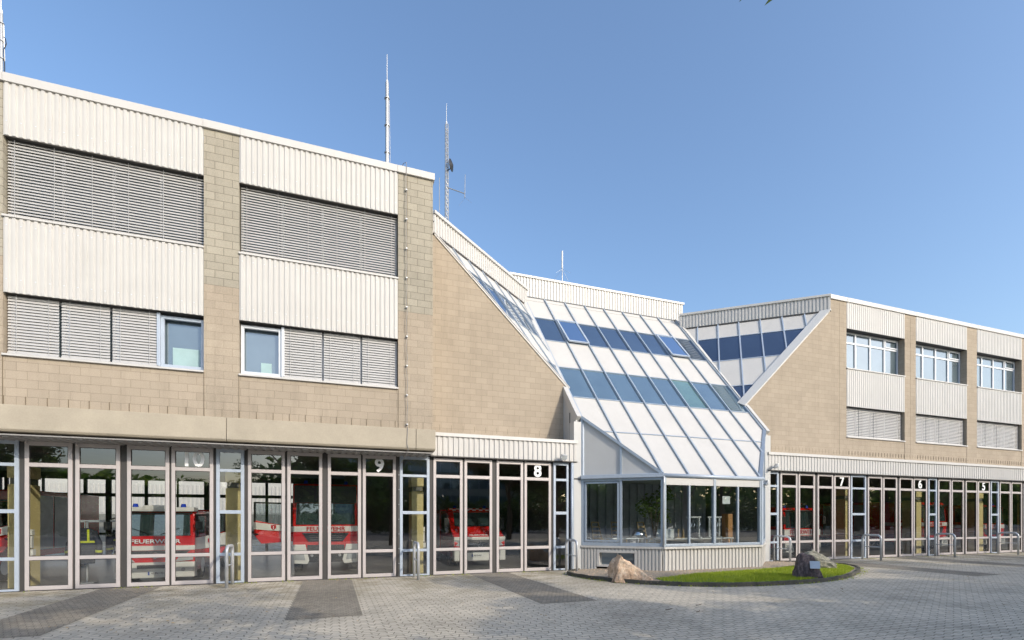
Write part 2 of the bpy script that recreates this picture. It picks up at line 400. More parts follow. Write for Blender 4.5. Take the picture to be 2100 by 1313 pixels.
def blades(name, reg, n, hmin, hmax, mat, label, cat='grass', z=.08, wd=.006, dens=None):
    V = []; F = []; xs = [p[0] for p in reg]; ys = [p[1] for p in reg]; k = 0
    while k < n:
        x = random.uniform(min(xs), max(xs)); y = random.uniform(min(ys), max(ys))
        if not inpoly(x, y, reg) or (dens and random.random() > dens(x, y)): k += .2; continue
        k += 1; a = random.uniform(0, 6.28); h = random.uniform(hmin, hmax); l = random.uniform(0, h*.7); w = wd*random.uniform(.6, 1.5)
        b = random.uniform(0, 6.28); dx, dy = math.cos(a)*w, math.sin(a)*w; i = len(V)
        V += [(x-dx,y-dy,z), (x+dx,y+dy,z), (x+math.cos(b)*l, y+math.sin(b)*l, z+h)]; F.append((i,i+1,i+2))
    me = bpy.data.meshes.new(name); me.from_pydata(V, [], F); me.materials.append(M[mat])
    o = bpy.data.objects.new(name, me); COL.objects.link(o); tag(o, label, cat, kind='stuff'); return o
blades('lawn_grass', lr, 42000, .03, .075, 'grass', 'short bright green grass on the kerbed island before the glazed bay', dens=lambda x, y: .35+.65*min(1, max(0, .9+math.sin(x*2.3+y)*.5+math.sin(y*4.1-x)*.4)) if x > 10 else .45)
# weeds and pebbles along the kerb and under the gates
def weeds():
    V = []; F = []
    for _ in range(900):
        r = random.random()
        if r < .45:
            i = random.randrange(len(kp)-1); x = kp[i][0]+random.gauss(0,.07)+(.1 if random.random()<.5 else -.08); y = kp[i][1]-abs(random.gauss(.03,.06)); z = .005
        elif r < .8: x = random.uniform(-7, 7); y = 15.28+random.gauss(0,.08); z = .005
        else: x = random.uniform(18, 33); y = 15.25+random.gauss(0,.08); z = .005
        if math.sin(x*2.3)+math.sin(x*5.1+1) < .2 and r >= .45: continue
        for _k in range(5):
            a = random.uniform(0,6.28); h = random.uniform(.02,.06); l = h*.8; i0 = len(V)
            V += [(x,y,z), (x+.008*math.cos(a+1.5),y+.008*math.sin(a+1.5),z), (x+l*math.cos(a), y+l*math.sin(a), z+h)]; F.append((i0,i0+1,i0+2))
    me = bpy.data.meshes.new('weeds'); me.from_pydata(V, [], F); me.materials.append(M['grass'])
    o = bpy.data.objects.new('weeds', me); COL.objects.link(o); tag(o, 'small weeds growing in joints along the kerb and gate thresholds', 'weeds', kind='stuff')
weeds()
def pebbles():
    mb = MB()
    for _ in range(2600):
        while 1:
            x = random.uniform(7, 18); y = random.uniform(10.4, 15.3)
            if inpoly(x, y, kp) and not inpoly(x, y, lr): break
        r = random.uniform(.008, .022); T = Matrix.Translation((x, y, .07)) @ Matrix.Rotation(random.uniform(0,3),4,'Z') @ Matrix.Diagonal((r*1.5, r, r*.8, 1))
        mb.poly([(1,0,0),(0,1,0),(-1,0,0),(0,-1,0),(0,0,1)], [(0,1,4),(1,2,4),(2,3,4),(3,0,4)], T, random.choice((0,0,1)))
    tag(mb.build('pebbles', ['soil', 'rock1'], fix=False), 'loose gravel and dry leaves at the foot of the bay', 'gravel', kind='stuff')
pebbles()
# boulders
def boulder(name, mat, loc, size, seed, label, cuts, strata=0, rz=0):
    bm = bmesh.new(); bmesh.ops.create_icosphere(bm, subdivisions=5, radius=1)
    rr = random.Random(seed); pl = []
    for (nx, ny, nz, d) in cuts: pl.append((Vector((nx,ny,nz)).normalized(), d))
    from mathutils import noise as mn
    for v in bm.verts:
        p = v.co.copy()
        for n_, d in pl:
            k = p.dot(n_)
            if k > d: p -= n_*(k-d)*.93
        q = p*1.6+Vector((seed,0,0)); d = mn.fractal(q, 1.0, 2.1, 5)*.12+mn.noise(q*6)*.03
        if strata: d += math.sin((p.x*.5+p.z*.8+mn.noise(q)*.4)*18)*.018*strata
        p += p.normalized()*d; v.co = Vector((p.x*size[0], p.y*size[1], max(p.z*size[2], -.25*size[2])))
    me = bpy.data.meshes.new(name); bm.to_mesh(me); bm.free(); me.materials.append(M[mat])
    zmin = min(v.co.z for v in me.vertices); me.transform(Matrix.Translation((0,0,-zmin-.04))); me.shade_smooth()
    o = bpy.data.objects.new(name, me); COL.objects.link(o); o.location = loc; o.rotation_euler = (0,0,rz); tag(o, label, 'boulder'); return o
b1 = boulder('boulder', 'rock1', (7.88,12.1,.05), (.84,.50,.76), 3, 'brown sandstone boulder with a pointed left peak under the bay cellar window', [(.62,-.1,.78,.30), (-.95,-.2,.25,.50), (.1,-1,.25,.5), (-.2,.9,.3,.6), (-.35,-.8,.35,.52)], .6, R(-20))
b2 = boulder('boulder', 'rock2', (12.86,10.62,.05), (.42,.34,.64), 9, 'dark purple boulder bearing a small metal plaque at the lawn edge', [(0,-1,.15,.5), (-1,0,.4,.72), (.9,.1,.6,.7), (0,0,1,.92)], .8, R(-38))
b3 = boulder('boulder', 'rock3', (15.6,12.5,.05), (.60,.42,.54), 15, 'pale grey layered boulder lying behind the dark one with the plaque', [(.55,-.3,.8,.62), (0,-1,.2,.6)], 2.2, R(-30))
pq = MB(); pq.box(-.125,.125,-.012,.012,-.105,.105); po = pq.build('plaque', 'plaque', b2); po.rotation_euler = (R(-12),0,R(0)); po.location = (.16,-.245,.42)
# ------------------------------------------------------------------ the fire station
ST = empty('fire_station', (0, 0, 0))
tag(ST, 'modern fire station with beige blockwork wings, glazed gates and a sloped glass bay', 'fire station')
ZR = 12.0; YL = 14.66; YR = 16.4; YG = 15.5
XA, XB, XC, XD = 3.10, 8.10, 16.34, 21.34        # tri-wall starts, slope edges, right tri-wall end
X0L = -13.2; X1R = 46.2
LP = [(-12.13,-8.13), (-7.11,-3.11), (-2.31,1.78)]                 # left wing window bays
RP = [(22.37,26.38), (27.19,31.22), (32.05,36.05), (36.88,40.9), (41.7,45.7)]
ZW = [(8.78,10.58), (5.6,6.98)]
RC = .30      # recess of windows
def wing_wall(name, x0, x1, yf, bays, mat, zb, xl_end, xr_end):
    mb = MB(); t = .4
    xs = [x0]
    for a, b in bays: xs += [a, b]
    xs.append(x1)
    for i in range(0, len(xs), 2):      # pillars
        if xs[i+1]-xs[i] > .01: mb.box(xs[i], xs[i+1], yf, yf+t, zb, ZR-.22)
    for a, b in bays:
        mb.box(a, b, yf+.012, yf+t, zb, ZW[1][0]-.05)
    x = x0+.1+(.0 if mat == 'brick2' else .1); st_ = .4 if mat == 'brick2' else .2; zz = 4.42 if mat == 'brick2' else 4.72
    while x < x1-.05: mb.box(x-.005, x+.005, yf-.0025, yf+.014, zz, zz+.19, None, 1); x += st_
    return mb.build(name, [mat, 'weep'], ST)
wing_wall('wall', X0L, 2.79, YL, LP, 'brick2', 4.3, 0, 0)
wing_wall('wall', XD, X1R, YR, RP, 'brick', 4.3, 0, 0)
mj = MB()
for x in (-3.105+.0, -2.315, 1.785, 2.04, -7.115): mj.box(x-.006, x+.006, YL-.003, YL+.01, 4.4, 5.55)
mj.box(2.03, 2.045, YL-.003, YL+.01, 5.55, ZR-.25)
mj.box(21.9, 21.915, YR-.003, YR+.01, 4.7, ZR-.3); mj.box(26.78,26.79,YR-.003,YR+.01,4.7,ZR-.3)
mj.build('movement_joint', 'weep', ST)
# cladding, copings, windows per bay
def blind(x0, x1, z0, z1, y, n, tilt, cords, parent=None, wk=.95):
    mb = MB(); dz = (z1-z0)/n; w = dz*wk
    for k in range(n):
        z = z0+dz*(k+.5); a = tilt+random.uniform(-.03, .03); c, s = math.cos(a)*w/2, math.sin(a)*w/2
        # curved slat of three strips, outer edge low
        P = [(-c, -s), (-c*.35, -s*.2), (c*.35, s*.5), (c, s)]
        for i in range(3):
            mb.quad((x0+.01, y+P[i][0], z+P[i][1]), (x1-.01, y+P[i][0], z+P[i][1]), (x1-.01, y+P[i+1][0], z+P[i+1][1]), (x0+.01, y+P[i+1][0], z+P[i+1][1]))
    mb.box(x0+.01, x1-.01, y-.03, y+.03, z0-.02, z0+.01)
    for cx_ in cords: mb.box(cx_-.004, cx_+.004, y-w*.6, y-w*.6+.006, z0, z1)
    return mb.build('blind', 'slat', parent, fix=False)
def window(x0, x1, z0, z1, y, mulls, transom=None, fmat='winf', gmat='uglass', fw=.06, name='window'):
    fr = MB(); xs = [x0]+list(mulls)+[x1]
    fr.box(x0, x1, y, y+.07, z0, z0+fw); fr.box(x0, x1, y, y+.07, z1-fw, z1)
    fr.box(x0, x0+fw, y, y+.07, z0+fw, z1-fw); fr.box(x1-fw, x1, y, y+.07, z0+fw, z1-fw)
    for m_ in mulls: fr.box(m_-fw*.55, m_+fw*.55, y-.008, y+.07, z0+fw, z1-fw)
    if transom: 
        for i in range(len(xs)-1):
            fr.box(xs[i]+(fw if i == 0 else fw*.55), xs[i+1]-(fw if i == len(xs)-2 else fw*.55), y+.002, y+.07, transom-fw*.5, transom+fw*.5)
    o = fr.build(name, fmat, ST, bevel=.004)
    gl = MB(); gl.box(x0+fw*.8, x1-fw*.8, y+.035, y+.045, z0+fw*.8, z1-fw*.8); gl.build('pane', gmat, o); return o
def bays(B, yf, side):
    for bi, (a, b) in enumerate(B):
        nb = round((b-a-.02)/.133)
        for z0, z1, zz in ((ZW[0][1], ZR-.2, (ZW[0][1]+.32,)), (ZW[1][1], ZW[0][0]-.08, (ZW[0][0]-.26, ZW[1][1]+.30))):
            c = MB(); corr(c, (a+.01, yf), (b-.01, yf), z0, z1, (0,-1), .133, .026 if side == 'L' else .017, .34 if side == 'L' else .26)
            for k in range(0, nb, 2):
                x = a+.01+(k+.5)*(b-a-.02)/nb
                for z in zz: c.box(x-.011, x+.011, yf-(.033 if side == 'L' else .024), yf-(.025 if side == 'L' else .016), z-.011, z+.011, None, 1)
            c.build('cladding_panel', ['clad', 'winf'], ST, fix=False)
        # recess lining: inner wall, soffits, sills
        r = MB(); r.box(a, b, yf+RC+.09, yf+.44, ZW[1][0]-.3, ZR-.25); r.build('recess_wall', 'dark', ST)
        for (z0, z1) in ZW:
            r = MB(); r.prism([(a-.0, yf-.05, z0-.075), (a, yf-.05, z0-.03), (a, yf+RC, z0+.004), (a, yf+RC, z0-.075)], (b-a, 0, 0)); r.build('window_sill', 'cap', ST)
            r = MB(); r.box(a+.002, b-.002, yf+.03, yf+RC+.08, z1+.002, z1+.05); r.build('window_head', 'post', ST)
        w = b-a; y = yf+RC
        if side == 'L':
            o = window(a+.005, b-.005, ZW[0][0]+.005, ZW[0][1], y, [a+w*k/4 for k in (1,2,3)], gmat='uglass')
            blind(a+.02, b-.02, ZW[0][0]+.02, ZW[0][1]-.02, yf+.13, 25, R(60), [a+.17+(w-.34)*k/5 for k in range(6)], o, .86)
            ms = [a+w*k/4 for k in (1,2,3)]
            o = window(a+.005, b-.005, ZW[1][0]+.005, ZW[1][1], y, ms, gmat='uglass')
            ob = 0 if bi == 2 else 3
            for k in range(4):
                if k == ob: continue
                x0 = a+w*k/4; x1 = a+w*(k+1)/4
                blind(x0+.02, x1-.01, ZW[1][0]+.03, ZW[1][1]-.02, yf+.13, 19, R(66), [x0+.2, x1-.2], o)
            # open casement seen beside the blinds, with its own thicker frame
            x0 = a+w*ob/4; x1 = a+w*(ob+1)/4
            cf = MB(); f = .075; z0, z1 = ZW[1][0]+.02, ZW[1][1]-.06
            for q in ((x0+.02,x1-.02,z0,z0+f), (x0+.02,x1-.02,z1-f,z1), (x0+.02,x0+.02+f,z0+f,z1-f), (x1-.02-f,x1-.02,z0+f,z1-f)): cf.box(q[0],q[1],yf+.16,yf+.24,q[2],q[3])
            cf.box(x0-.05 if ob else x1-.02, x0+.019 if ob else x1+.05, yf+.1, yf+.26, z0, z1+.04)
            co_ = cf.build('casement_frame', 'bluelite' if ob else 'winf', o, bevel=.004)
            rb = MB(); rb.box(x0+(.24 if ob else .48), x1-(.16 if ob else .28), yf+RC+.02, yf+RC+.03, z0+.06, z0+(.56 if ob else .38)); rb.build('inner_board', 'board', o)
        else:
            o = window(a+.005, b-.005, ZW[0][0]+.005, ZW[0][1]-.01, y, [a+w*k/4 for k in (1,2,3)], ZW[0][1]-.52, fw=.085)
            cs = MB()      # opening light of the last pane, outer frame proud
            for q in ((b-.98,b-.1,ZW[0][1]-.47,ZW[0][1]-.42),(b-.98,b-.1,ZW[0][1]-.13,ZW[0][1]-.08),(b-.98,b-.93,ZW[0][1]-.42,ZW[0][1]-.13),(b-.15,b-.1,ZW[0][1]-.42,ZW[0][1]-.13)): cs.box(q[0],q[1],y-.03,y-.01,q[2],q[3])
            cs.build('opening_light', 'winf', o, bevel=.003)
            o = window(a+.005, b-.005, ZW[1][0]+.005, ZW[1][1], y, [a+w*k/4 for k in (1,2,3)])
            for k in range(3):
                xs = [a+.02, a+w*.25, a+w*.5, b-.02][k:k+2] if k < 2 else [a+w*.5, b-.02]
                blind(xs[0], xs[1]-.012, ZW[1][0]+.02, ZW[1][1]-.02, yf+.15, 18, R(62), [xs[0]+.2, xs[1]-.2], o, .9)
bays(LP, YL, 'L'); bays(RP, YR, 'R')
# copings with joints
def coping(segs, y, z0=ZR-.21, z1=ZR, out=.055):
    for i, (a, b) in enumerate(segs):
        p = .006 if i % 2 else 0
        mb = MB(); mb.prism([(a+.003, y-out-p, z0), (a+.003, y+.36, z0), (a+.003, y+.36, z1), (a+.003, y-out-p, z1-.015)], (b-a-.006, 0, 0)); mb.build('coping', 'cap', ST, bevel=.006)
coping([(X0L,-8.15), (-8.15,-7.1), (-7.1,-3.12), (-3.12,-2.28), (-2.28,1.76), (1.76,2.84)], YL)
coping([(XD-.04,22.37), (22.37,26.4), (26.4,27.19), (27.19,31.22), (31.22,32.05), (32.05,36.05), (36.05,36.88), (36.88,40.9), (40.9,X1R)], YR)
# concrete beam of the left wing with its soffit
bm_ = MB()
for a, b in ((X0L,-2.6), (-2.588,2.28), (2.292,2.86)):
    bm_.prism([(a,YL-.06,4.40), (a,YL-.06,3.84), (a,YL-.02,3.79), (a,YL+.85,3.74), (a,YL+.85,4.40)], (b-a,0,0))
bm_.build('concrete_beam', 'concrete', ST, bevel=.012)
sf = MB(); x = X0L
while x < 2.7:
    sf.prism([(x,YL+.10,3.705), (x+.04,YL+.10,3.672), (x+.12,YL+.10,3.672), (x+.16,YL+.10,3.705)], (0,.74,0)); x += .2
sf.box(X0L, 2.78, YL+.03, YL+.84, 3.706, 3.737)
sf.build('soffit_sheet', 'soffit', ST)
bk = MB(); bk.box(2.42, 2.79, YL+.4, YG-.1, 4.0, ZR-.3); bk.box(2.42,2.79,YG-.1,YR+3,4.3,ZR-.3); bk.build('wing_end_wall', 'brick', ST)
# fascias over the gates
def fascia(x0, x1, y, z0, z1):
    c = MB(); corr(c, (x0, y), (x1, y), z0, z1-.12, (0,-1), .168, .03 if x0 < 10 else .02, .34 if x0 < 10 else .26); c.build('gate_fascia', 'clad', ST, fix=False)
    c = MB(); c.prism([(x0, y-.065, z1-.13), (x0, y-.06, z1-.02), (x0, y+1.1, z1+.06), (x0, y+1.1, z1-.13)], (x1-x0, 0, 0)); c.build('fascia_cap', 'cap', ST, bevel=.005)
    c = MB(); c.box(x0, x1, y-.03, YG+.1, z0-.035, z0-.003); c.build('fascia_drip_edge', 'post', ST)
fascia(2.86, 7.92, 15.36, 3.74, 4.48); fascia(16.5, X1R, 15.36, 3.74, 4.48)
# gates
def rails(mb, x0, x1, zs, f, y0, y1):
    mb.box(x0, x0+f, y0, y1, zs[0][0], zs[-1][1]); mb.box(x1-f, x1, y0, y1, zs[0][0], zs[-1][1])
    for a, b in zs: mb.box(x0+f, x1-f, y0+.002, y1, a, b)
GZ = [(.02,.12), (.76,.85), (3.06,3.155), (3.58,3.68)]
SZ = [(.0,.06), (.76,.84), (1.915,2.01), (3.06,3.14), (3.60,3.70)]
def leaf(x0, x1, parent_number=None, num_scale=1):
    mb = MB(); rails(mb, x0+.0, x1, GZ, .085, YG-.03, YG+.03); mb.box(x0+.02, x0+.05, YG-.06, YG-.03, 3.62, 3.72)
    o = mb.build('gate_leaf', 'leaf', ST, bevel=.006)
    gl = MB()
    for i in range(3): gl.quad((x0+.08,YG,GZ[i][1]-.005),(x1-.08,YG,GZ[i][1]-.005),(x1-.08,YG,GZ[i+1][0]+.005),(x0+.08,YG,GZ[i+1][0]+.005))
    gl.build('glass_pane', 'glass', o, fix=False)
    sl_ = MB()
    for i in range(3):
        za, zb = GZ[i][1], GZ[i+1][0]
        for q in ((x0+.085,x1-.085,za,za+.012), (x0+.085,x1-.085,zb-.012,zb), (x0+.085,x0+.097,za,zb), (x1-.097,x1-.085,za,zb)): sl_.box(q[0],q[1],YG-.022,YG-.006,q[2],q[3])
    sl_.build('glazing_seal', 'post', o)
    if parent_number:
        text('gate_number', parent_number,   .56*num_scale, 'num', face_T((x0+x1)/2, YG-.012, 3.365), o, .016, .002)
    return o
def sidelight(x0, x1, mat='bluelite'):
    mb = MB(); rails(mb, x0, x1, SZ, .085, YG-.035, YG+.03); o = mb.build('side_light', mat, ST, bevel=.006)
    gl = MB()
    for i in range(4): gl.quad((x0+.08,YG,SZ[i][1]-.005),(x1-.08,YG,SZ[i][1]-.005),(x1-.08,YG,SZ[i+1][0]+.005),(x0+.08,YG,SZ[i+1][0]+.005))
    gl.build('glass_pane', 'glass', o, fix=False)
    return o
GATES = [(-12.13,None), (-7.09,'10'), (-2.22,'9'), (2.96,'8'), (17.3,'7'), (22.44,'6'), (27.27,'5'), (32.11,None), (36.9,None), (41.7,None)]
for gx, num in GATES:
    off = [(0,.94), (1.0,1.93), (2.08,3.01), (3.06,4.03)]
    for k, (a, b) in enumerate(off): leaf(gx+a, gx+b, num if k == 3 else None)
for a, b in ((-8.02,-7.2), (-2.99,-2.31), (1.93,2.84), (7.08,7.66), (16.66,17.2), (21.38,22.33), (26.55,27.17), (31.36,32.03), (36.2,36.82), (41.0,41.62)):
    sidelight(a, b, 'bluelite')
pm = MB()
def fillpost(a, b, y=.02): pm.box(a, b, YG-y, YG+.1, 0, 3.72)
for gx, num in GATES:
    fillpost(gx+.945, gx+.995, 0); fillpost(gx+1.935, gx+2.075, 0); fillpost(gx+3.012, gx+3.058, 0)
pm.build('hinge_joint', 'post', ST)
pm = MB()
for a, b in ((-7.195,-7.095), (-8.1,-8.025), (-3.055,-2.995), (-2.305,-2.225), (1.815,1.925), (2.845,2.955), (6.995,7.075), (17.205,17.295), (21.335,21.375), (22.335,22.435), (26.475,26.545), (27.175,27.265), (31.305,31.355), (32.035,32.105), (36.145,36.195), (36.825,36.895), (40.935,40.995), (41.625,41.695)):
    fillpost(a, b, .0)
pm.box(X0L, X1R, YG-.028, YG+.1, 3.722, 3.738); pm.build('door_post', 'post', ST)
th = MB(); th.box(X0L, 7.7, YG-.06, YG+.12, 0, .016); th.box(16.6, X1R, YG-.06, YG+.12, 0, .016); th.build('threshold', 'post', ST)
# downpipe in the corner right of gate 8
dp = MB(); dp.tube([(7.73,15.38,0), (7.73,15.38,3.7)], .035); dp.build('downpipe', 'bluelite', ST, smooth=True)
# triangular walls either side of the glazed slope
def mx_(x, s): return x if s > 0 else 24.44-x     # s>0: right side as measured, s<0 mirrored to the left
ZS = lambda x: 6.5+(x-XC)*(11.25-6.5)/(XD-XC)      # height of the tri-wall edge (right side)
for s in (1, -1):
    P = [(mx_(XD-(0 if s>0 else .3),s),YR,ZS(XD)), (mx_(XC+.02,s),YR,ZS(XC+.02)), (mx_(XC+.02,s),YR,4.3), (mx_(XD+(0 if s>0 else .0),s),YR,4.3)]
    if s < 0: P[0] = (mx_(XD,s),YR,ZS(XD)); P[3] = (2.8,YR,4.3); P = [P[0],P[1],P[2],P[3],(2.8,YR,ZS(XD)),]
    mb = MB(); mb.prism(P, (0,.35,0)); x = (XC+.3 if s > 0 else 2.95); xe = (XD if s > 0 else XB-.3); st_ = .2 if s > 0 else .4
    while x < xe: mb.box(x-.005, x+.005, YR-.0025, YR+.01, 4.72, 4.91, None, 1); x += st_
    mb.build('triangular_wall', ['brick', 'weep'], ST)
    # white verge trim, flat on the edge of the glazing
    a = Vector((mx_(XD+.03,s),YR,ZS(XD)+.03)); b = Vector((mx_(XC+.0,s),YR,ZS(XC)+.0)); d = (b-a)
    n2 = Vector((-(a.z-b.z),0,-(b.x-a.x))) ; n2.normalize(); n2 = n2 if n2.z > 0 else -n2
    mb = MB(); mb.prism([a+Vector((0,-.03,0)), b+Vector((0,-.03,0)), b+n2*.075+Vector((0,-.03,0)), a+n2*.075+Vector((0,-.03,0))], (0,.12,0)); mb.build('verge_trim', 'cap', ST)
# chamfered sloping glazing (right measured, left mirrored)
A = Vector((XD,YR,11.25)); B = Vector((XC,20.6,11.25)); Cc = Vector((XC,YR,6.5))
e = (B-A).normalized(); nn = (B-A).cross(Cc-A).normalized(); 
if nn.y > 0: nn = -nn
if nn.z < 0: nn = -nn
gdir = nn.cross(e); 
if gdir.z > 0: gdir = -gdir
gdir.normalize()
def uv(P): q = P-A; return (q.dot(e), q.dot(gdir))
reg = ccw([uv(A), uv(B), uv(Cc)])
slope_k = abs(gdir.z)
vr = [(11.25-z)/slope_k for z in (11.25, 10.38, 9.0, 7.57, 6.3)]
us = [0.12+.925*k for k in range(-1, 8)]
for s in (1, -1):
    def W(u, v, h=0):
        p = A+e*u+gdir*v+nn*h; return Vector((mx_(p.x, s), p.y, p.z))
    for r_ in range(4):
        for k in range(len(us)-1):
            u0, u1 = us[k]+.02, us[k+1]-.02; v0, v1 = vr[r_]+.015, vr[r_+1]-.015
            c = clip(ccw([(u0,v0), (u1,v0), (u1,v1), (u0,v1)]), reg)
            if len(c) < 3 or area(c) < .02: continue
            mb = MB(); lo = [W(u, v, -.03) for u, v in c]; hi = [W(u, v, 0) for u, v in c]; n = len(c)
            mb.poly(lo+hi, [tuple(range(n)), tuple(range(n, 2*n))]+[(i,(i+1)%n,n+(i+1)%n,n+i) for i in range(n)])
            if r_ in (1, 3): mb.build('sloped_window', 'dimglass' if s > 0 else 'sglass', ST)
            else: mb.build('sloped_panel', 'panel', ST)
    mb = MB()
    for u in us:
        q = clipseg((u, 0), (u, 6), reg)
        if q: mb.bar(W(*q[0], .0), W(*q[1], .0), .055, .09, (W(0,0,1)-W(0,0,0)))
    for v in vr[:-1]:
        q = clipseg((0, v), (8, v), reg)
        if q: mb.bar(W(*q[0], .0), W(*q[1], .0), .035, .05, (W(0,0,1)-W(0,0,0)))
    mb.build('glazing_bar', 'bluebar' if s < 0 else 'bluelite', ST)
    # broad flashing inside the tri-wall edge
    a0, b0 = uv(A), uv(Cc); dv = Vector((b0[0]-a0[0], b0[1]-a0[1])); dv.normalize(); pn = Vector((-dv.y, dv.x)); 
    cen = Vector(uv(B)); 
    if pn.dot(cen-Vector(a0)) < 0: pn = -pn
    fw_ = .34 if s > 0 else .10
    mb = MB(); q = [Vector(a0), Vector(b0), Vector(b0)+pn*fw_, Vector(a0)+pn*fw_]
    lo = [W(p.x, p.y, .02) for p in q]; hi = [W(p.x, p.y, .075) for p in q]
    mb.poly(lo+hi, [(0,1,2,3),(4,5,6,7),(0,1,5,4),(1,2,6,5),(2,3,7,6),(3,0,4,7)]); mb.build('verge_flashing', 'gpanel' if s > 0 else 'cap', ST)
    back = MB(); back.poly([W(*uv(A),-.25), W(*uv(B),-.25), W(*uv(Cc),-.25)], [(0,1,2)]); back.build('glazing_backing', 'dark', ST)
    # parapet over the chamfer
    a2 = (mx_(XD,s), YR); b2_ = (mx_(XC,s), 20.6); out = (nn.x*(1 if s>0 else -1), nn.y)
    o2 = Vector(out).normalized()*.04
    c = MB(); corr(c, (a2[0]+o2.x,a2[1]+o2.y), (b2_[0]+o2.x,b2_[1]+o2.y), 11.26, ZR-.1, out, .15, .03)
    c.build('parapet_cladding', 'clad', ST, fix=False)
    c = MB(); c.bar((a2[0],a2[1],ZR-.065), (b2_[0],b2_[1],ZR-.065), .24, .10); c.build('coping', 'cap', ST, bevel=.005)
    c = MB(); c.bar((a2[0],a2[1],11.22), (b2_[0],b2_[1],11.22), .14, .05); c.build('parapet_sill', 'post', ST)
# ---- central slope
k_ = .855; cosk = 1/math.sqrt(1+k_*k_)
UX = Vector((1,0,0)); UV = Vector((0,k_,1)).normalized(); UN = UX.cross(UV); UN = UN if UN.z > 0 else -UN
O = Vector((XB, 13.62, 3.19)); vz = lambda z: (z-3.19)/UV.z
DX = 8.24/8; ZT = 11.85; ZK = 5.27; YK = 13.62+k_*(ZK-3.19)
def S(u, v, h=0): return O+UX*u+UV*v+UN*h
creg = ccw([(2*DX,0), (6*DX,0), (8*DX,vz(ZK)), (8*DX,vz(ZT)), (0,vz(ZT)), (0,vz(ZK))])
zr = [3.19, 4.75, 6.17, 7.60, 9.05, 10.42, ZT]
for r_ in range(6):
    for k in range(8):
        c = clip(ccw([(k*DX+.02,vz(zr[r_])+.015), ((k+1)*DX-.02,vz(zr[r_])+.015), ((k+1)*DX-.02,vz(zr[r_+1])-.015), (k*DX+.02,vz(zr[r_+1])-.015)]), creg)
        if len(c) < 3 or area(c) < .01: continue
        mb = MB(); n = len(c); lo = [S(u,v,-.04) for u,v in c]; hi = [S(u,v,0) for u,v in c]
        mb.poly(lo+hi, [tuple(range(n)), tuple(range(n,2*n))]+[(i,(i+1)%n,n+(i+1)%n,n+i) for i in range(n)])
        gl_ = r_ in (2, 4)
        if gl_:
            mt = 'sglass' if r_ == 4 else ('pglass' if k == 5 else 'sglass2')
            o = mb.build('sloped_window', mt, ST)
            if r_ == 4 and k in (1, 6):       # hinged roof window standing slightly proud
                fr = MB(); u0, u1 = k*DX+.05, (k+1)*DX-.05; v0, v1 = vz(zr[4])+.0, vz(zr[5])-.06
                hs = lambda v: .07+.05*(v1-v)/(v1-v0)
                for (ua,va,ub,vb) in ((u0,v0,u1,v0), (u0,v1,u1,v1), (u0,v0,u0,v1), (u1,v0,u1,v1)):
                    fr.bar(S(ua,va,hs(va)), S(ub,vb,hs(vb)), .07, .06, UN)
                f_ = fr.build('opening_sash', 'bluelite', o)
                g2 = MB(); g2.poly([S(u0,v0,hs(v0)), S(u1,v0,hs(v0)), S(u1,v1,hs(v1)), S(u0,v1,hs(v1))], [(0,1,2,3)]); g2.build('sash_pane', 'sglass', o)
        else: mb.build('sloped_panel', 'panel', ST)
mb = MB()
for k in range(9):
    q = clipseg((k*DX,0), (k*DX,12), creg)
    if k in (0,8): q = ((k*DX,vz(ZK)), (k*DX,vz(ZT)-.1))
    if q: mb.bar(S(*q[0],.01), S(q[1][0],q[1][1]-.1,.01), .052, .11, UN)
for i, z in enumerate(zr[1:]):
    q = clipseg((0,vz(z)), (9,vz(z)), creg)
    if q: mb.bar(S(*q[0],.0), S(*q[1],.0), .04, .06, UN)
mb.build('glazing_bar', 'bluebar', ST)
mb = MB(); mb.poly([S(2*DX,.05,-.15), S(6*DX,.05,-.15), S(8*DX-.05,vz(ZK),-.15), S(8*DX-.05,vz(ZT),-.15), S(.05,vz(ZT),-.15), S(.05,vz(ZK),-.15)], [(0,1,2,3,4,5)]); mb.build('glazing_backing', 'dark', ST)
# white side trims following the slope
for s, u in ((-1,-.13), (1,8*DX+.13)):
    mb = MB(); mb.bar(S(u,vz(ZK)-.05,-.02), S(u,vz(ZT),-.02), .17, .24, UN); mb.build('slope_edge_trim', 'cap', ST, bevel=.01)
    x = XB-.2 if s < 0 else XC+.2
    # vertical cheek between trim and fascia
    mb = MB(); mb.prism([(x,YK+.02,4.48), (x,YK+.02,ZK-.1), (x,YR,ZK-.1+(YR-YK)/k_), (x,YR,4.48)], (.06*s*-1,0,0)); mb.build('side_cheek', 'gpanel', ST)
    mb = MB(); mb.box(x-.012,x+.012,YK+.45,YK+.49,4.5,ZK+.25); mb.build('cheek_joint', 'post', ST)
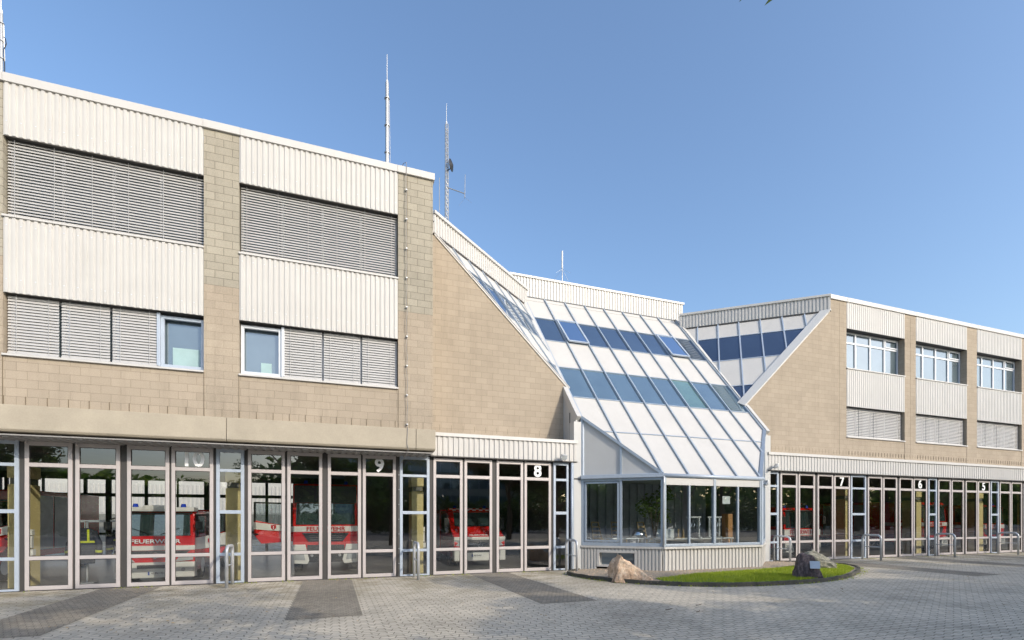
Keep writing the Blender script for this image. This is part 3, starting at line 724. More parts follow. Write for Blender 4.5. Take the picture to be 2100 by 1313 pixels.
# cut faces under the slope
def cutface(s):
    P0 = Vector((XB+2*DX if s < 0 else XB+6*DX, 13.62, 0)); P1 = Vector((XB if s < 0 else XC, YK, 0))
    ed = (P1-P0).normalized(); L = (P1-P0).length; out = Vector((-ed.y, ed.x, 0)); 
    if out.y > 0: out = -out
    T = lambda d, z, h=0: P0+ed*d+Vector((0,0,z))+out*h
    Z1 = lambda d: 3.19+(ZK-3.19)*d/L
    mid = L*.5
    for a, b in ((.0, mid-.03), (mid+.03, L-.05)):
        mb = MB(); mb.prism([T(a,3.25,0), T(b,3.25,0), T(b,Z1(b)-.03,0), T(a,max(3.26,Z1(a)-.03),0)], out*-.05); mb.build('vertical_panel', 'gpanel', ST)
    mb = MB()
    for d in (mid, L-.02): mb.bar(T(d,3.2,.01), T(d,Z1(d)+.02,.01), .07, .07, out)
    mb.bar(T(-.02,3.22,.015), T(L,Z1(L)+.03,.015), .09, .12, out)
    mb.build('panel_frame', 'bluebar', ST)
    # windows
    fr = MB(); z0, z1 = .86, 3.06
    fr.bar(T(0,3.10,0), T(L,3.10,0), .10, .10, out); fr.bar(T(0,z0+.05,.0), T(L,z0+.05,.0), .08, .11)
    for d in (.03, mid, L-.05): fr.bar(T(d,z0,.0), T(d,z1,.0), .08, .10, out)
    if s < 0:
        for q in ((T(mid+.09,z0+.16,.02),T(L-.16,z0+.16,.02)), (T(mid+.09,z1-.06,.02),T(L-.16,z1-.06,.02))): fr.bar(*q, .05, .06)
        for d in (mid+.09, L-.16): fr.bar(T(d,z0+.14,.02), T(d,z1-.04,.02), .06, .05, out)
    o = fr.build('bay_window', 'bluebar', ST, bevel=.004)
    gl = MB(); gl.quad(T(.05,z0+.08,-.01), T(L-.08,z0+.08,-.01), T(L-.08,z1,-.01), T(.05,z1,-.01)); gl.build('glass_pane', 'bglass', o)
    # base
    c = MB(); p, q = T(0,0,.02), T(L,0,.02)
    if s < 0:
        wa, wb = L*.30, L*.80      # cellar window opening
        for a, b in ((0.02, wa), (wb, L)): corr(c, T(a,0,.02).to_2d(), T(b,0,.02).to_2d(), .03, .80, out.to_2d(), .12, .035)
        corr(c, T(wa,0,.02).to_2d(), T(wb,0,.02).to_2d(), .70, .80, out.to_2d(), .12, .035)
        cf = MB()
        for q_ in ((wa,wb,.62,.70), (wa,wb,.14,.20)): cf.prism([T(q_[0],q_[2],.06),T(q_[1],q_[2],.06),T(q_[1],q_[3],.06),T(q_[0],q_[3],.06)], out*-.3)
        for q_ in ((wa,wa+.09), (wb-.09,wb)): cf.prism([T(q_[0],.20,.06),T(q_[1],.20,.06),T(q_[1],.62,.06),T(q_[0],.62,.06)], out*-.3)
        wo = cf.build('cellar_window', 'cladbase', ST, bevel=.006)
        pn_ = MB(); pn_.prism([T(wa+.09,.2,-.2),T(wb-.09,.2,-.2),T(wb-.09,.62,-.2),T(wa+.09,.62,-.2)], out*-.02); pn_.build('pane', 'uglass', wo)
        fr2 = MB()
        for d in (wa+.11, (wa+wb)/2, wb-.11): fr2.bar(T(d,.2,-.18), T(d,.62,-.18), .04, .03, out)
        fr2.build('frame', 'gpanel', wo)
    else: corr(c, p.to_2d(), q.to_2d(), .03, .80, out.to_2d(), .13, .035)
    c.build('base_cladding', 'cladbase', ST, fix=False)
    c = MB(); c.bar(T(-.03,.815,-.02), T(L,.815,-.02), .22, .07); c.build('base_ledge', 'cladbase', ST, bevel=.005)
cutface(-1); cutface(1)
xl, xr = XB+2*DX, XB+6*DX; yb = 13.62
# gutter
mb = MB(); mb.tube([(xl-.05,yb-.06,3.19), (xr+.08,yb-.06,3.19)], .065, 12); mb.build('gutter', 'bluelite', ST, smooth=True)
mb = MB(); ang = Vector((XB-xl, YK-yb, 0)).normalized(); mb.bar((xl-.02,yb-.06,3.20), (XB-.05,YK-.1,3.20), .14, .13); mb.build('gutter', 'bluelite', ST, bevel=.01)
mb = MB(); mb.tube([(xl-.03,yb-.09,3.2), (xl-.03,yb-.09,2.9), (xl-.02,yb-.055,2.6), (xl-.02,yb-.055,.88)], .03, 8); mb.build('bay_downpipe', 'galv', ST, smooth=True)
# front windows of the bay
fr = MB(); z0, z1 = .86, 2.88
xm = (xl+xr)/2
fr.box(xl-.02, xr+.02, yb-.05, yb+.05, z0, z0+.08)
for x_ in (xl+.03, xm, xr-.03): fr.box(x_-.05, x_+.05, yb-.065, yb+.05, z0+.08, 3.12)
for x_ in ((xl+xm)/2, (xm+xr)/2): fr.box(x_-.03, x_+.03, yb-.045, yb+.04, z0+.08, z1)
fo = fr.build('bay_window', 'bluebar', ST, bevel=.005)
mb = MB()
for a, b in ((xl+.08,xm-.05), (xm+.05,xr-.08)): mb.box(a, b, yb-.05, yb+.03, 2.885, 3.11)
mb.build('window_header_panel', 'cap', ST, bevel=.004)
mb = MB(); mb.quad((xl+.03,yb,z0+.05),(xr-.03,yb,z0+.05),(xr-.03,yb,2.9),(xl+.03,yb,2.9)); mb.build('glass_pane', 'bglass', fo)
c = MB(); corr(c, (xl,yb-.02), (xr,yb-.02), .03, .80, (0,-1), .147, .035); c.build('base_cladding', 'cladbase', ST, fix=False)
mb = MB(); mb.box(xl-.04, xr+.04, yb-.13, yb+.09, .78, .85); mb.build('base_ledge', 'cladbase', ST, bevel=.005)
mb = MB(); mb.box(xr-.02,xr+.06,yb-.08,yb+.02,.85,3.15); mb.build('corner_post', 'bluelite', ST, bevel=.005)
# white corner panels between gates and bay
mb = MB(); mb.box(7.80, XB+.02, YK-.04, YK+.3, 0.02, 3.12); mb.box(7.80, XB+.02, YK-.04, YK+.3, 3.16, ZK-.15); mb.build('corner_panel', 'gpanel', ST, bevel=.004)
mb = MB(); mb.box(XB+.021, XB+.11, YK-.07, YK+.02, .85, ZK-.1); mb.box(7.74, 7.80, YK-.03, YK+.1, 0.02, 4.4); mb.build('corner_post', 'bluelite', ST, bevel=.004)
mb = MB(); mb.box(XC-.02, XC+.3, YK-.04, YK+.3, 0.02, ZK-.15); mb.build('corner_panel', 'gpanel', ST, bevel=.004)
mb = MB(); mb.box(7.9,8.1,YK-.01,YK+.4,.0,.03); mb.build('corner_plinth', 'concrete', ST)
# centre parapet block
YP = 21.02
c = MB(); corr(c, (7.5,YP), (16.88,YP), 11.87, 12.72, (0,-1), .15, .03); corr(c, (16.88,YP+.03), (16.88,25), 11.87, 12.72, (1,0), .15, .03); corr(c, (7.5,YP+.03), (7.5,25), 11.87, 12.72, (-1,0), .15, .03)
c.build('parapet_cladding', 'clad', ST, fix=False)
mb = MB(); mb.box(7.44, 16.94, YP-.06, YP+.3, 12.72, 12.82); mb.box(7.44,7.7,YP+.3,25,12.72,12.82); mb.box(16.68,16.94,YP+.3,25,12.72,12.82); mb.build('coping', 'cap', ST, bevel=.006)
mb = MB(); mb.box(7.9,16.6,YP-.03,YP+.3,11.81,11.85); mb.build('parapet_sill', 'post', ST)
# roofs, ceilings, hall
mb = MB()
mb.poly([(X0L,YL+.35,11.6),(2.6,YL+.35,11.6),(3.2,YR+.1,11.6),(8.1,20.8,11.6),(16.3,20.8,11.6),(21.3,YR+.1,11.6),(X1R,YR+.35,11.6),(X1R,27,11.6),(X0L,27,11.6)], [tuple(range(9))])
mb.box(7.6,16.8,YP+.1,25,12.55,12.65); mb.build('roof', 'asph', ST)
mb = MB(); mb.box(X0L,X1R,27,27.3,3.9,11.7); mb.box(X0L,X0L+.3,YL+.4,27,4.2,11.7); mb.box(X1R-.3,X1R,YR+.4,27,4.2,11.7); mb.build('rear_wall', 'brick', ST)
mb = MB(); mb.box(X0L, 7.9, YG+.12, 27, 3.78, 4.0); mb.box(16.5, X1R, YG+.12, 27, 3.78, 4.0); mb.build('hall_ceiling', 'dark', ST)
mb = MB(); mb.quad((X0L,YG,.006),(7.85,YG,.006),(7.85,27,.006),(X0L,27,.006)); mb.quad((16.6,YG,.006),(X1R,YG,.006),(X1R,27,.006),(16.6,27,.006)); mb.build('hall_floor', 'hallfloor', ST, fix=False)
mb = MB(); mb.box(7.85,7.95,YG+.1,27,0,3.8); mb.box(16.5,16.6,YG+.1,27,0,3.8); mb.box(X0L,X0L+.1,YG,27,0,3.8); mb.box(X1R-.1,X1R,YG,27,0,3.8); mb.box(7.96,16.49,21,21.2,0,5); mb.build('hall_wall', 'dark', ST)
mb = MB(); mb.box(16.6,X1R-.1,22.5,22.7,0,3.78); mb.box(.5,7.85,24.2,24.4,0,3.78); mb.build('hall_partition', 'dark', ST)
# rear gates of the drive-through hall: posts and rails against daylight
mb = MB(); x = X0L+.2
while x < 7:
    for a, b in ((0,.12), (.98,1.1), (1.25,1.32), (2.35,2.55), (2.7,2.82), (3.5,3.7), (4.0,4.12)): mb.box(x+a, x+b, 26.9, 27, 0, 3.8)
    x += 4.95
for z0_, z1_ in ((0,.15), (1.05,1.15), (2.75,2.9), (3.5,3.8)): mb.box(X0L, 7.8, 26.85, 26.95, z0_, z1_)
mb.build('rear_gate', 'post', ST)
# columns in the hall
for x_ in (-12.4,-7.62,-2.72,2.60,22.35,27.25,32.2,37.0):
    mb = MB(); mb.box(x_-.19, x_+.19, 16.3, 16.95, 0, 2.66); mb.box(x_-.2, x_+.2, 16.29, 16.96, 2.83, 3.15)
    mb.box(x_-.16, x_+.16, 16.33, 16.92, 2.66, 2.83, None, 1); o = mb.build('hall_column', ['col', 'dark'], ST, bevel=.01)
    jb = MB(); jb.box(x_+.2, x_+.26, 16.4, 16.52, 1.35, 1.5); jb.box(x_+.2, x_+.25, 16.4, 16.5, 1.02, 1.33); jb.box(x_+.2, x_+.28, 16.4, 16.54, .82, .98); jb.build('socket_box', 'white', o, bevel=.005)
# interior of the glazed bay
mb = MB(); mb.poly([(xl,yb+.1,.6),(xr,yb+.1,.6),(16.2,YK+.2,.6),(16.2,20.9,.6),(8.2,20.9,.6),(8.2,YK+.2,.6)], [(0,1,2,3,4,5)]); mb.build('bay_floor', 'hallfloor', ST)
mb = MB(); mb.box(8.2,16.2,YK+.4,20.9,3.3,3.4); mb.poly([(xl+.1,yb+.2,3.28),(xr-.1,yb+.2,3.28),(16.2,YK+.4,3.28),(8.2,YK+.4,3.28)], [(0,1,2,3)]); mb.build('bay_ceiling', 'room', ST)
mb = MB(); 
for k in range(60):
    x_ = 8.3+k*.13; mb.box(x_, x_+.125, 18.5+.05*math.sin(k*2.1), 18.6+.05*math.sin(k*2.1), .6, 3.28)
mb.build('room_curtain', 'curtain', ST)
# lightning conductor on the left wing pillar
pts = []
for k in range(40):
    z = 12.1-k*(12.1-3.95)/39; pts.append((2.0+.012*math.sin(k*1.9)+(12.1-z)*.004, YL-.075, z))
pts = [(1.85,YL+.3,12.06), (1.93,YL-.03,12.08)]+pts+[(2.06,YL-.09,3.80), (2.02,YL+.1,3.62), (1.95,YL+.5,3.5), (1.90,15.42,3.35), (1.90,15.42,.02)]
cb_ = MB(); cb_.tube(pts, .009, 6); co_ = cb_.build('lightning_conductor', 'soffit', smooth=True); tag(co_, 'thin metal lightning cable running down the corner pillar of the left wing', 'cable')
cl = MB()
for k in range(9): cl.box(1.985+k*.003, 2.03+k*.003, YL-.085, YL-.002, 11.3-k*.85, 11.33-k*.85)
for k in range(7): cl.box(1.885,1.915,15.41,15.465,3.1-k*.45,3.12-k*.45)
cl.build('cable_clip', 'galv', co_)
# ------------------------------------------------------------------ hoop guards, floodlights, masts
def hoop():
    r = empty('hoop_guard', (0,0,0)); L = .78; H = 1.06; rc = .16; P = [(0,0,-.05), (0,0,H-rc)]
    P += [(0, rc-rc*math.cos(a), H-rc+rc*math.sin(a)) for a in [k*math.pi/16 for k in range(1,9)]]
    P += [(0, L-rc+rc*math.sin(a), H-rc+rc*math.cos(a)) for a in [k*math.pi/16 for k in range(1,9)]]+[(0,L,-.05)]
    m = MB(); m.tube(P, .042, 14); m.build('hoop_tube', 'galv', r, smooth=True)
    m = MB(); m.tube([(0,.03,.56), (0,L-.03,.56)], .018, 8); m.build('cross_bar', 'galv', r, smooth=True); return r
hp = hoop(); HL = [(-2.56,'steel hoop guard between the gates numbered ten and nine'), (2.33,'steel hoop guard between the gates numbered nine and eight'), (7.45,'steel hoop guard right of gate 8 beside the glazed bay'),
    (17.0,'steel hoop guard left of gate 7, behind the two boulders'), (21.77,'steel hoop guard between the gates numbered seven and six'), (26.65,'steel hoop guard between the gates numbered six and five'), (31.5,'steel hoop guard at the far right beside the gate numbered five')]
for i, (x, lb) in enumerate(HL):
    o = hp if i == 0 else copy_tree(hp); o.location = (x, 14.46 if i != 3 else 14.75, 0); tag(o, lb, 'hoop guard', 'hoop guards in front of the side lights')
def flood(loc, rz, label):
    r = empty('floodlight', loc, rz)
    T = Matrix.Rotation(R(28), 4, 'X')
    m = MB(); m.prism([(-.13,.0,-.09),(.13,.0,-.09),(.13,.0,.09),(-.13,.0,.09)], (0,.07,0), T); m.build('housing', 'galv', r, bevel=.012)
    m = MB(); m.box(-.11,.11,-.008,.0,-.07,.07,T); m.build('lamp_glass', 'lamp', r)
    m = MB(); m.tube([(0,.05,0),(0,.16,-.02),(0,.2,-.1)], .018, 8); m.box(-.15,-.13,.0,.05,-.03,.03); m.box(.13,.15,.0,.05,-.03,.03); m.build('bracket', 'galv', r); return r
tag(flood((7.33,15.13,3.83), R(20), ''), 'small grey floodlight mounted on the white fascia above gate 8', 'floodlight')
tag(flood((16.72,15.13,3.86), R(70), ''), 'small grey floodlight on the fascia left of gate 7, beside the bay', 'floodlight')
tag(flood((14.5,13.55,3.02), R(75), ''), 'small dark floodlight on the right corner post of the glazed bay', 'floodlight')
def mast(x, y, z0, z1, ztip, label, lattice=False, r=.05):
    e_ = empty('antenna_mast', (x,y,z0))
    h = z1-z0; m = MB()
    if lattice:
        q = .10
        for i in range(3):
            a = i*2.094; m.tube([(q*math.cos(a),q*math.sin(a),0),(q*math.cos(a)*.7,q*math.sin(a)*.7,h)], .024, 6)
        n = int(h/.24)
        for k in range(n):
            for i in range(3):
                a, b = i*2.094, (i+1)*2.094; f0 = 1-.3*k/n
                m.tube([(q*f0*math.cos(a),q*f0*math.sin(a),k*.24),(q*f0*math.cos(b),q*f0*math.sin(b),k*.24+.12)], .013, 4)
                m.tube([(q*f0*math.cos(b),q*f0*math.sin(b),k*.24+.12),(q*f0*math.cos(a),q*f0*math.sin(a),k*.24+.24)], .013, 4)
    else:
        m.tube([(0,0,-.5),(0,0,h)], r, 10, r1=r*.8)
        for k in range(5): m.tube([(0,0,h*(k+.6)/5.2),(0,0,h*(k+.6)/5.2+.03)], r*1.25, 10)
        m.tube([(r*1.1,0,0),(r*1.4,0,h*.5),(r,0,h*.9)], .008, 5)
    m.build('mast_pole', 'mast', e_)
    m = MB(); m.tube([(0,0,h-.05),(0,0,ztip-z0)], .013, 6, r1=.008); m.tube([(0,0,h-.02),(0,0,h+.08)], .035, 8); m.build('antenna_rod', 'whip', e_); tag(e_, label, 'antenna mast'); return e_
mast(1.70, 17.0, 11.6, 16.3, 17.25, 'plain tube antenna mast with a white whip above the left wing', r=.07)
m2 = mast(4.80, 22.0, 11.6, 19.5, 20.4, 'tall lattice antenna mast with dish and side arm behind the left wing', True)
m = MB(); m.tube([(0,0,5.05),(.78,-.25,4.78)], .022, 6); m.tube([(.78,-.25,4.6),(.8,-.25,5.65)], .022, 6, r1=.012); m.tube([(-.9,0,2.9),(0,0,2.95)], .02, 6); m.tube([(-.32,0,2.8),(-.32,0,5.4)], .018, 6)
for a in (-1,1): m.tube([(.8,-.25,4.6),(.8+.25*a,-.25-.2*a,4.3)], .004, 4)
m.build('side_arm', 'mast', m2)
m = MB(); n = 14
ring = [(0, .26*math.cos(2*math.pi*k/n), .26*math.sin(2*math.pi*k/n)) for k in range(n)]; ring2 = [(.09, .05*math.cos(2*math.pi*k/n), .05*math.sin(2*math.pi*k/n)) for k in range(n)]
T = Matrix.Translation((.2,-.05,6.05)) @ Matrix.Rotation(R(-35), 4, 'Z')
m.poly(ring+ring2+[(.09,0,0)], [(k,(k+1)%n,n+(k+1)%n,n+k) for k in range(n)]+[(n+k,n+(k+1)%n,2*n) for k in range(n)], T); m.tube([(.0,0,5.75),(.22,-.05,5.95)], .02, 6); m.build('dish', 'black', m2)
m3 = mast(11.49, 24.0, 12.4, 15.1, 16.0, 'short antenna with three thin ground radials above the centre roof', r=.022)
m = MB(); m.tube([(0,0,2.7),(0,0,3.6)], .045, 8)
for k in range(4): a = k*1.57+.5; m.tube([(0,0,2.65),(.55*math.cos(a),.55*math.sin(a),2.25)], .005, 4)
m.build('antenna_rod', 'whip', m3)
m4 = mast(-7.55, 15.5, 11.8, 14.0, 16.4, 'thick antenna pole with loose cable at the left end of the roof', r=.05)
m = MB(); m.tube([(.06,0,0),(.07,0,.9),(.06,0,1.35),(.10,0,1.5),(.08,0,1.62),(.04,0,1.66)], .011, 6); m.build('cable', 'black', m4)
# ------------------------------------------------------------------ fire engines
def plate_txt(par, s, x, y, z, w=.42, h=.095):
    m = MB(); m.box(x-w/2+.035, x+w/2, y-.012, y, z-h/2, z+h/2); p = m.build('number_plate', 'plate', par)
    m = MB(); m.box(x-w/2, x-w/2+.035, y-.012, y, z-h/2, z+h/2); m.build('plate_strip', 'plateblue', p)
    text('plate_lettering', s, h*.85, 'black', face_T(x+.018, y-.013, z-.002), p, .001, .001, .80)
def wheel(par, x, y, r=.42, w=.24):
    m = MB(); m.tube([(x-w/2,y,r),(x-w*.42,y,r),(x+w*.42,y,r),(x+w/2,y,r)], r, 26); t = m.build('wheel', 'tyre', par, smooth=False, bevel=.01)
    m = MB(); 
    for s in (-1,1): m.tube([(x+s*w/2,y,r),(x+s*(w/2+.012),y,r)], r*.56, 20)
    m.build('rim', 'chrome', t)
def truck(name, label, xc, yf, w, z, style, parent_lab=None, doors=(), plate=None, length=5.5, body_top=None):
    """z: dict with bb (bumper bottom), bt (bumper top), gt (grille top), wt (white band top), wst (windscreen top), rt (roof top)"""
    o = empty('fire_engine', (xc, yf, 0)); tag(o, label, 'fire engine', 'fire engines parked behind the gates'); h = w/2
    bb, bt, gt, wt, wst, rt = z['bb'], z['bt'], z['gt'], z['wt'], z['wst'], z['rt']; cl_ = 1.9
    # cab shell
    lean = .02 if style != 'van' else .55
    prof = [(.03,bt-.1),(.0,gt),(.02,wt+.02),(lean*.9+.05,wst+.02),(lean+.16,rt-.02),(lean+.3,rt),(cl_,rt),(cl_,bb+.15),(.2,bb+.15)] if style != 'van' else \
           [(.03,bt-.05),(.0,gt-.1),(.08,wt-.0),(.55,wt+.28),(1.15,wst+.02),(1.35,rt),(cl_+.6,rt),(cl_+.6,bb+.1),(.2,bb+.1)]
    m = MB(); m.prism([(-h,y,zz) for y, zz in prof], (w,0,0)); m.build('cab', 'red', o, bevel=.05)
    # windscreen
    if style != 'van':
        y0, y1 = .02, lean*.9+.05; m = MB(); i = .10
        m.prism([(-h+i,y0-.02,wt+.05),(h-i,y0-.02,wt+.05),(h-i*1.2,y1-.02,wst),(-h+i*1.2,y1-.02,wst)], (0,.03,0)); ws = m.build('windscreen', 'ws', o, bevel=.008)
        m = MB()
        for sx in (-1,1): m.tube([(sx*.12,y0-.035,wt+.09),(sx*.55,y0-.04,wt+.26)], .009, 5)
        m.build('wiper', 'black', ws)
        m = MB(); m.box(-h+.06,h-.06,y1-.06,y1+.05,wst+.01,wst+.01+(rt-wst)*z.get('vis',.35)); m.build('sun_visor', 'black', o, bevel=.02)
    else:
        m = MB(); m.prism([(-h+.16,.58,wt+.31),(h-.16,.58,wt+.31),(h-.22,1.12,wst),(-h+.22,1.12,wst)], (0,.03,.02)); m.build('windscreen', 'ws', o, bevel=.008)
    # band and lettering
    yb_ = -.015; T0 = lambda x, z_: face_T(x, yb_-.018, z_)
    if style == 'flat':
        m = MB(); m.box(-h-.005,h+.005,yb_,.1,gt+.005,wt); m.build('white_band', 'white', o, bevel=.01)
        text('lettering', 'FEUERWEHR', (wt-gt)*1.02, 'redtxt', T0(0,(wt+gt)/2), o, .003, .002, z.get('sx',1.12))
        m = MB(); g0 = bt+.09; m.prism([(-h*.72,yb_-.01,gt-.03),(h*.72,yb_-.01,gt-.03),(h*.52,yb_-.01,g0),(-h*.52,yb_-.01,g0)], (0,.05,0)); gg = m.build('grille', 'black', o, bevel=.01)
        m = MB(); m.box(-h*.68,h*.68,yb_-.022,yb_-.01,gt-.05,gt-.03)
        for k in range(3): m.box(-h*.5,h*.5,yb_-.018,yb_-.01,g0+.05+k*.07,g0+.062+k*.07)
        m.build('grille_trim', 'chrome', gg)
        m = MB()
        for s in (-1,1): m.prism([(s*h*.56,yb_-.03,bb),(s*h*.98,yb_-.03,bb+.03),(s*h*1.0,yb_-.03,bt),(s*h*.62,yb_-.03,bt),(s*h*.5,yb_-.03,bb+.12)], (0,.25,0))
        m.build('bumper', 'white', o, bevel=.02)
        m = MB(); m.box(-h*.56,h*.56,yb_+.01,.2,bb+.05,bt-.02); m.build('bumper_centre', 'black', o, bevel=.01)
        for s in (-1,1):
            m = MB(); m.prism([(s*h*.62,yb_-.045,bb+.13),(s*h*.93,yb_-.045,bb+.15),(s*h*.93,yb_-.045,bb+.34),(s*h*.66,yb_-.045,bb+.34)], (0,.03,0)); m.build('headlight', 'lamp', o, bevel=.006)
            m = MB(); m.tube([(s*h*.42,yb_-.02,bb+.28),(s*h*.42,yb_+.02,bb+.28)], .05, 12); m.build('tow_ring', 'chrome', o)
    elif style == 'slant':
        m = MB(); m.box(-h-.005,h+.005,yb_-.0,.1,gt+.0,gt+(wt-gt)*.36); m.build('white_band', 'white', o, bevel=.01)
        text('lettering', 'FEUERWEHR', .155, 'num', T0(0,gt+(wt-gt)*.70), o, .003, .002, 1.35)
        m = MB(); m.prism([(-h*.9,yb_-.01,gt-.01),(h*.9,yb_-.01,gt-.01),(h*.72,yb_-.01,bt+.16),(-h*.72,yb_-.01,bt+.16)], (0,.05,0)); gg = m.build('grille', 'black', o, bevel=.01)
        m = MB(); m.box(-h*.8,h*.8,yb_-.02,yb_,gt-.16,gt-.13); m.build('grille_trim', 'red', gg)
        m = MB(); m.tube([(0,yb_-.035,gt-.14),(0,yb_-.01,gt-.14)], .085, 20)
        st_ = m.build('star_emblem', 'chrome', gg)
        m = MB(); m.box(-h-.01,h+.01,yb_-.04,.25,bb,bt-.03); bp_ = m.build('bumper', 'white', o, bevel=.03)
        m = MB(); m.box(-h*.45,h*.45,yb_-.05,yb_-.03,bt-.2,bt-.1); m.build('bumper_slot', 'black', bp_)
        for s in (-1,1):
            m = MB(); m.prism([(s*h*.50,yb_-.055,bt-.02),(s*h*.97,yb_-.03,bt+.02),(s*h*.97,yb_-.03,bt+.16),(s*h*.62,yb_-.05,bt+.12)], (0,.05,0)); m.build('headlight', 'lamp', o, bevel=.008)
            m = MB(); m.tube([(s*h*.72,yb_-.06,bb+.22),(s*h*.72,yb_-.02,bb+.22)], .05, 14); m.build('fog_light', 'lamp', bp_)
        m = MB(); m.box(-h*.98,h*.98,.0,.5,rt-.02,rt+.10); m.prism([(-h*.35,-.02,rt+.02),(h*.35,-.02,rt+.02),(h*.30,-.02,rt+.15),(-h*.30,-.02,rt+.15)], (0,.4,0)); m.build('roof_light_bar', 'white', o, bevel=.02)
        text('lettering', 'LZ01', .085, 'num', face_T(-h*.68, -.055+lean, wst+.02), o, .001, .001, 1.2)
    else:   # van
        m = MB(); m.box(-h-.006,h+.006,-.02,.12,gt-.0,gt+.12); m.build('white_band', 'white', o, bevel=.02)
        text('lettering', 'FEUERWEHR', .10, 'num', Matrix.Translation((0,.17,wt+.06)) @ Matrix.Rotation(R(35),4,'X'), o, .002, .002, 1.25)
        m = MB(); m.prism([(-h*.58,-.03,gt+.02),(h*.58,-.03,gt+.02),(h*.48,-.03,bt),(-h*.48,-.03,bt)], (0,.05,0)); gg = m.build('grille', 'black', o, bevel=.012)
        m = MB(); n = 20; c0 = (gt+bt)/2
        m.tube([(.105*math.cos(2*math.pi*k/n), -.045, c0+.105*math.sin(2*math.pi*k/n)) for k in range(n+1)], .010, 6)
        for k in range(3): a = math.pi/2+k*2.094; m.bar((0,-.045,c0), (.10*math.cos(a),-.045,c0+.10*math.sin(a)), .022, .012, (0,1,0))
        m.box(-h*.45,-.11,-.042,-.03,c0-.015,c0+.015); m.box(.11,h*.45,-.042,-.03,c0-.015,c0+.015); m.build('star_emblem', 'chrome', gg)
        m = MB(); m.box(-h-.01,h+.01,-.06,.3,bb,bt); bp_ = m.build('bumper', 'white', o, bevel=.05)
        m = MB(); m.box(-h*.62,h*.62,-.07,-.05,bt-.17,bt-.05); m.build('bumper_slot', 'black', bp_, bevel=.01)
        for s in (-1,1):
            m = MB(); m.prism([(s*h*.64,-.03,bt+.04),(s*h*1.0,.02,bt+.08),(s*h*1.0,.04,gt+.13),(s*h*.70,-.02,gt+.04)], (0,.05,0)); m.build('headlight', 'lamp', o, bevel=.01)
        m = MB(); m.box(-h*.93,h*.93,1.3,1.75,rt,rt+.10); lb = m.build('roof_light_bar', 'red', o, bevel=.02)
        m = MB()
        for k in range(13):
            for r_ in range(2):
                if (k+r_) % 2: m.box(-h*.9+k*h*.138, -h*.9+(k+1)*h*.138, 1.285, 1.3, rt+.01+r_*.042, rt+.05+r_*.042)
        m.build('chequered_strip', 'white', lb)
    # side windows
    for s in (-1,1):
        m = MB(); y0 = .25 if style != 'van' else 1.25
        m.prism([(s*(h+.004),y0,wt+.12),(s*(h+.004),y0+.9,wt+.12),(s*(h+.004),y0+.9,wst-.05),(s*(h+.004),y0+.12,wst-.05)], (s*.008,0,0)); m.build('side_window', 'ws', o)
        m = MB(); ym = -.08 if style != 'van' else .75
        m.tube([(s*h,ym+.1,wst-.1),(s*(h+.12),ym,wst-.16),(s*(h+.13),ym,wt+.2)], .014, 6); m.box(s*(h+.13)-.085,s*(h+.13)+.085,ym-.05,ym+.03,wt+.22,wst-.2); m.build('mirror', 'black', o, bevel=.02)
        m = MB(); m.box(min(s*h,s*(h+.006)),max(s*h,s*(h+.006)),.2,cl_,gt+.0,wt-.02); m.build('side_band', 'white', o)
    # body behind
    bt_ = body_top or rt+.06
    m = MB(); m.box(-h,h,cl_+(.62 if style == 'van' else .08),length,bb+.25,bt_); m.build('equipment_body', 'red', o, bevel=.03)
    m = MB()
    for s in (-1,1):
        for k in range(3):
            a0 = cl_+.75+k*.95
            if a0+.85 < length: m.box(min(s*(h+.002),s*(h+.014)),max(s*(h+.002),s*(h+.014)),a0,a0+.85,bb+.45,bt_-.15)
    if m.v: m.build('roller_shutter', 'galv', o)
    for s in (-1,1):
        for yy in (.95, length-1.3): wheel(o, s*(h-.13), yy, .40)
    # blue beacons
    if style != 'slant' or 1:
        for s in (-1,1):
            yy = (.35 if style != 'van' else 1.5); zz = rt+(.10 if style != 'flat' else .0)
            m = MB(); m.tube([(s*h*.62,yy,zz),(s*h*.62,yy,zz+.06),(s*h*.62,yy,zz+.10)], .075, 12, r1=.05); m.build('beacon', 'blue', o, smooth=False)
    if style == 'flat' and z.get('ladder'):
        m = MB()
        for s in (-.35,.35): m.box(s-.03,s+.03,.1,length,rt+.14,rt+.2)
        for k in range(12): m.box(-.35,.35,.2+k*.4,.24+k*.4,rt+.15,rt+.19)
        m.build('roof_ladder', 'chrome', o)
    for s, wd in doors:     # doors swung fully open so that their outer face shows
        x0, x1 = s*h, s*(h+wd)
        dz = Vector((0,-.1,0)); y0, y1 = .16, .02
        P = [(x0,y0,bt+.12),(x0+s*wd*.35,y0-.04,bt+.06),(x1,y1,bt+.10),(x1,y1,wst-.1),(x0+s*.08,y0,wst)]
        m = MB()
        m.prism([(x0,y0,bt+.1),(x1-s*.22,y1,bt+.04),(x1,y1,bt+.34),(x1,y1,wt+.20),(x0+s*.45,y0,wt+.06),(x0,y0,wt+.0)], (0,.06,0)); d_ = m.build('open_door', 'red', o, bevel=.02)
        m = MB(); m.prism([(x0,y0-.006,gt),(x1,y1-.006,gt+.10),(x1,y1-.006,wt+.14),(x0,y0-.006,wt-.02)], (0,.004,0)); m.build('door_band', 'white', d_)
        m = MB(); zf = wst-.02
        m.bar((x0+s*.03,y0+.03,wt),(x0+s*.03,y0+.03,zf),.05,.05,(0,1,0)); m.bar((x1-s*.03,y1+.03,wt+.15),(x1-s*.03,y1+.03,zf+.02),.06,.05,(0,1,0)); m.bar((x0,y0+.03,zf),(x1,y1+.03,zf+.02),.05,.05)
        m.build('window_frame', 'black', d_)
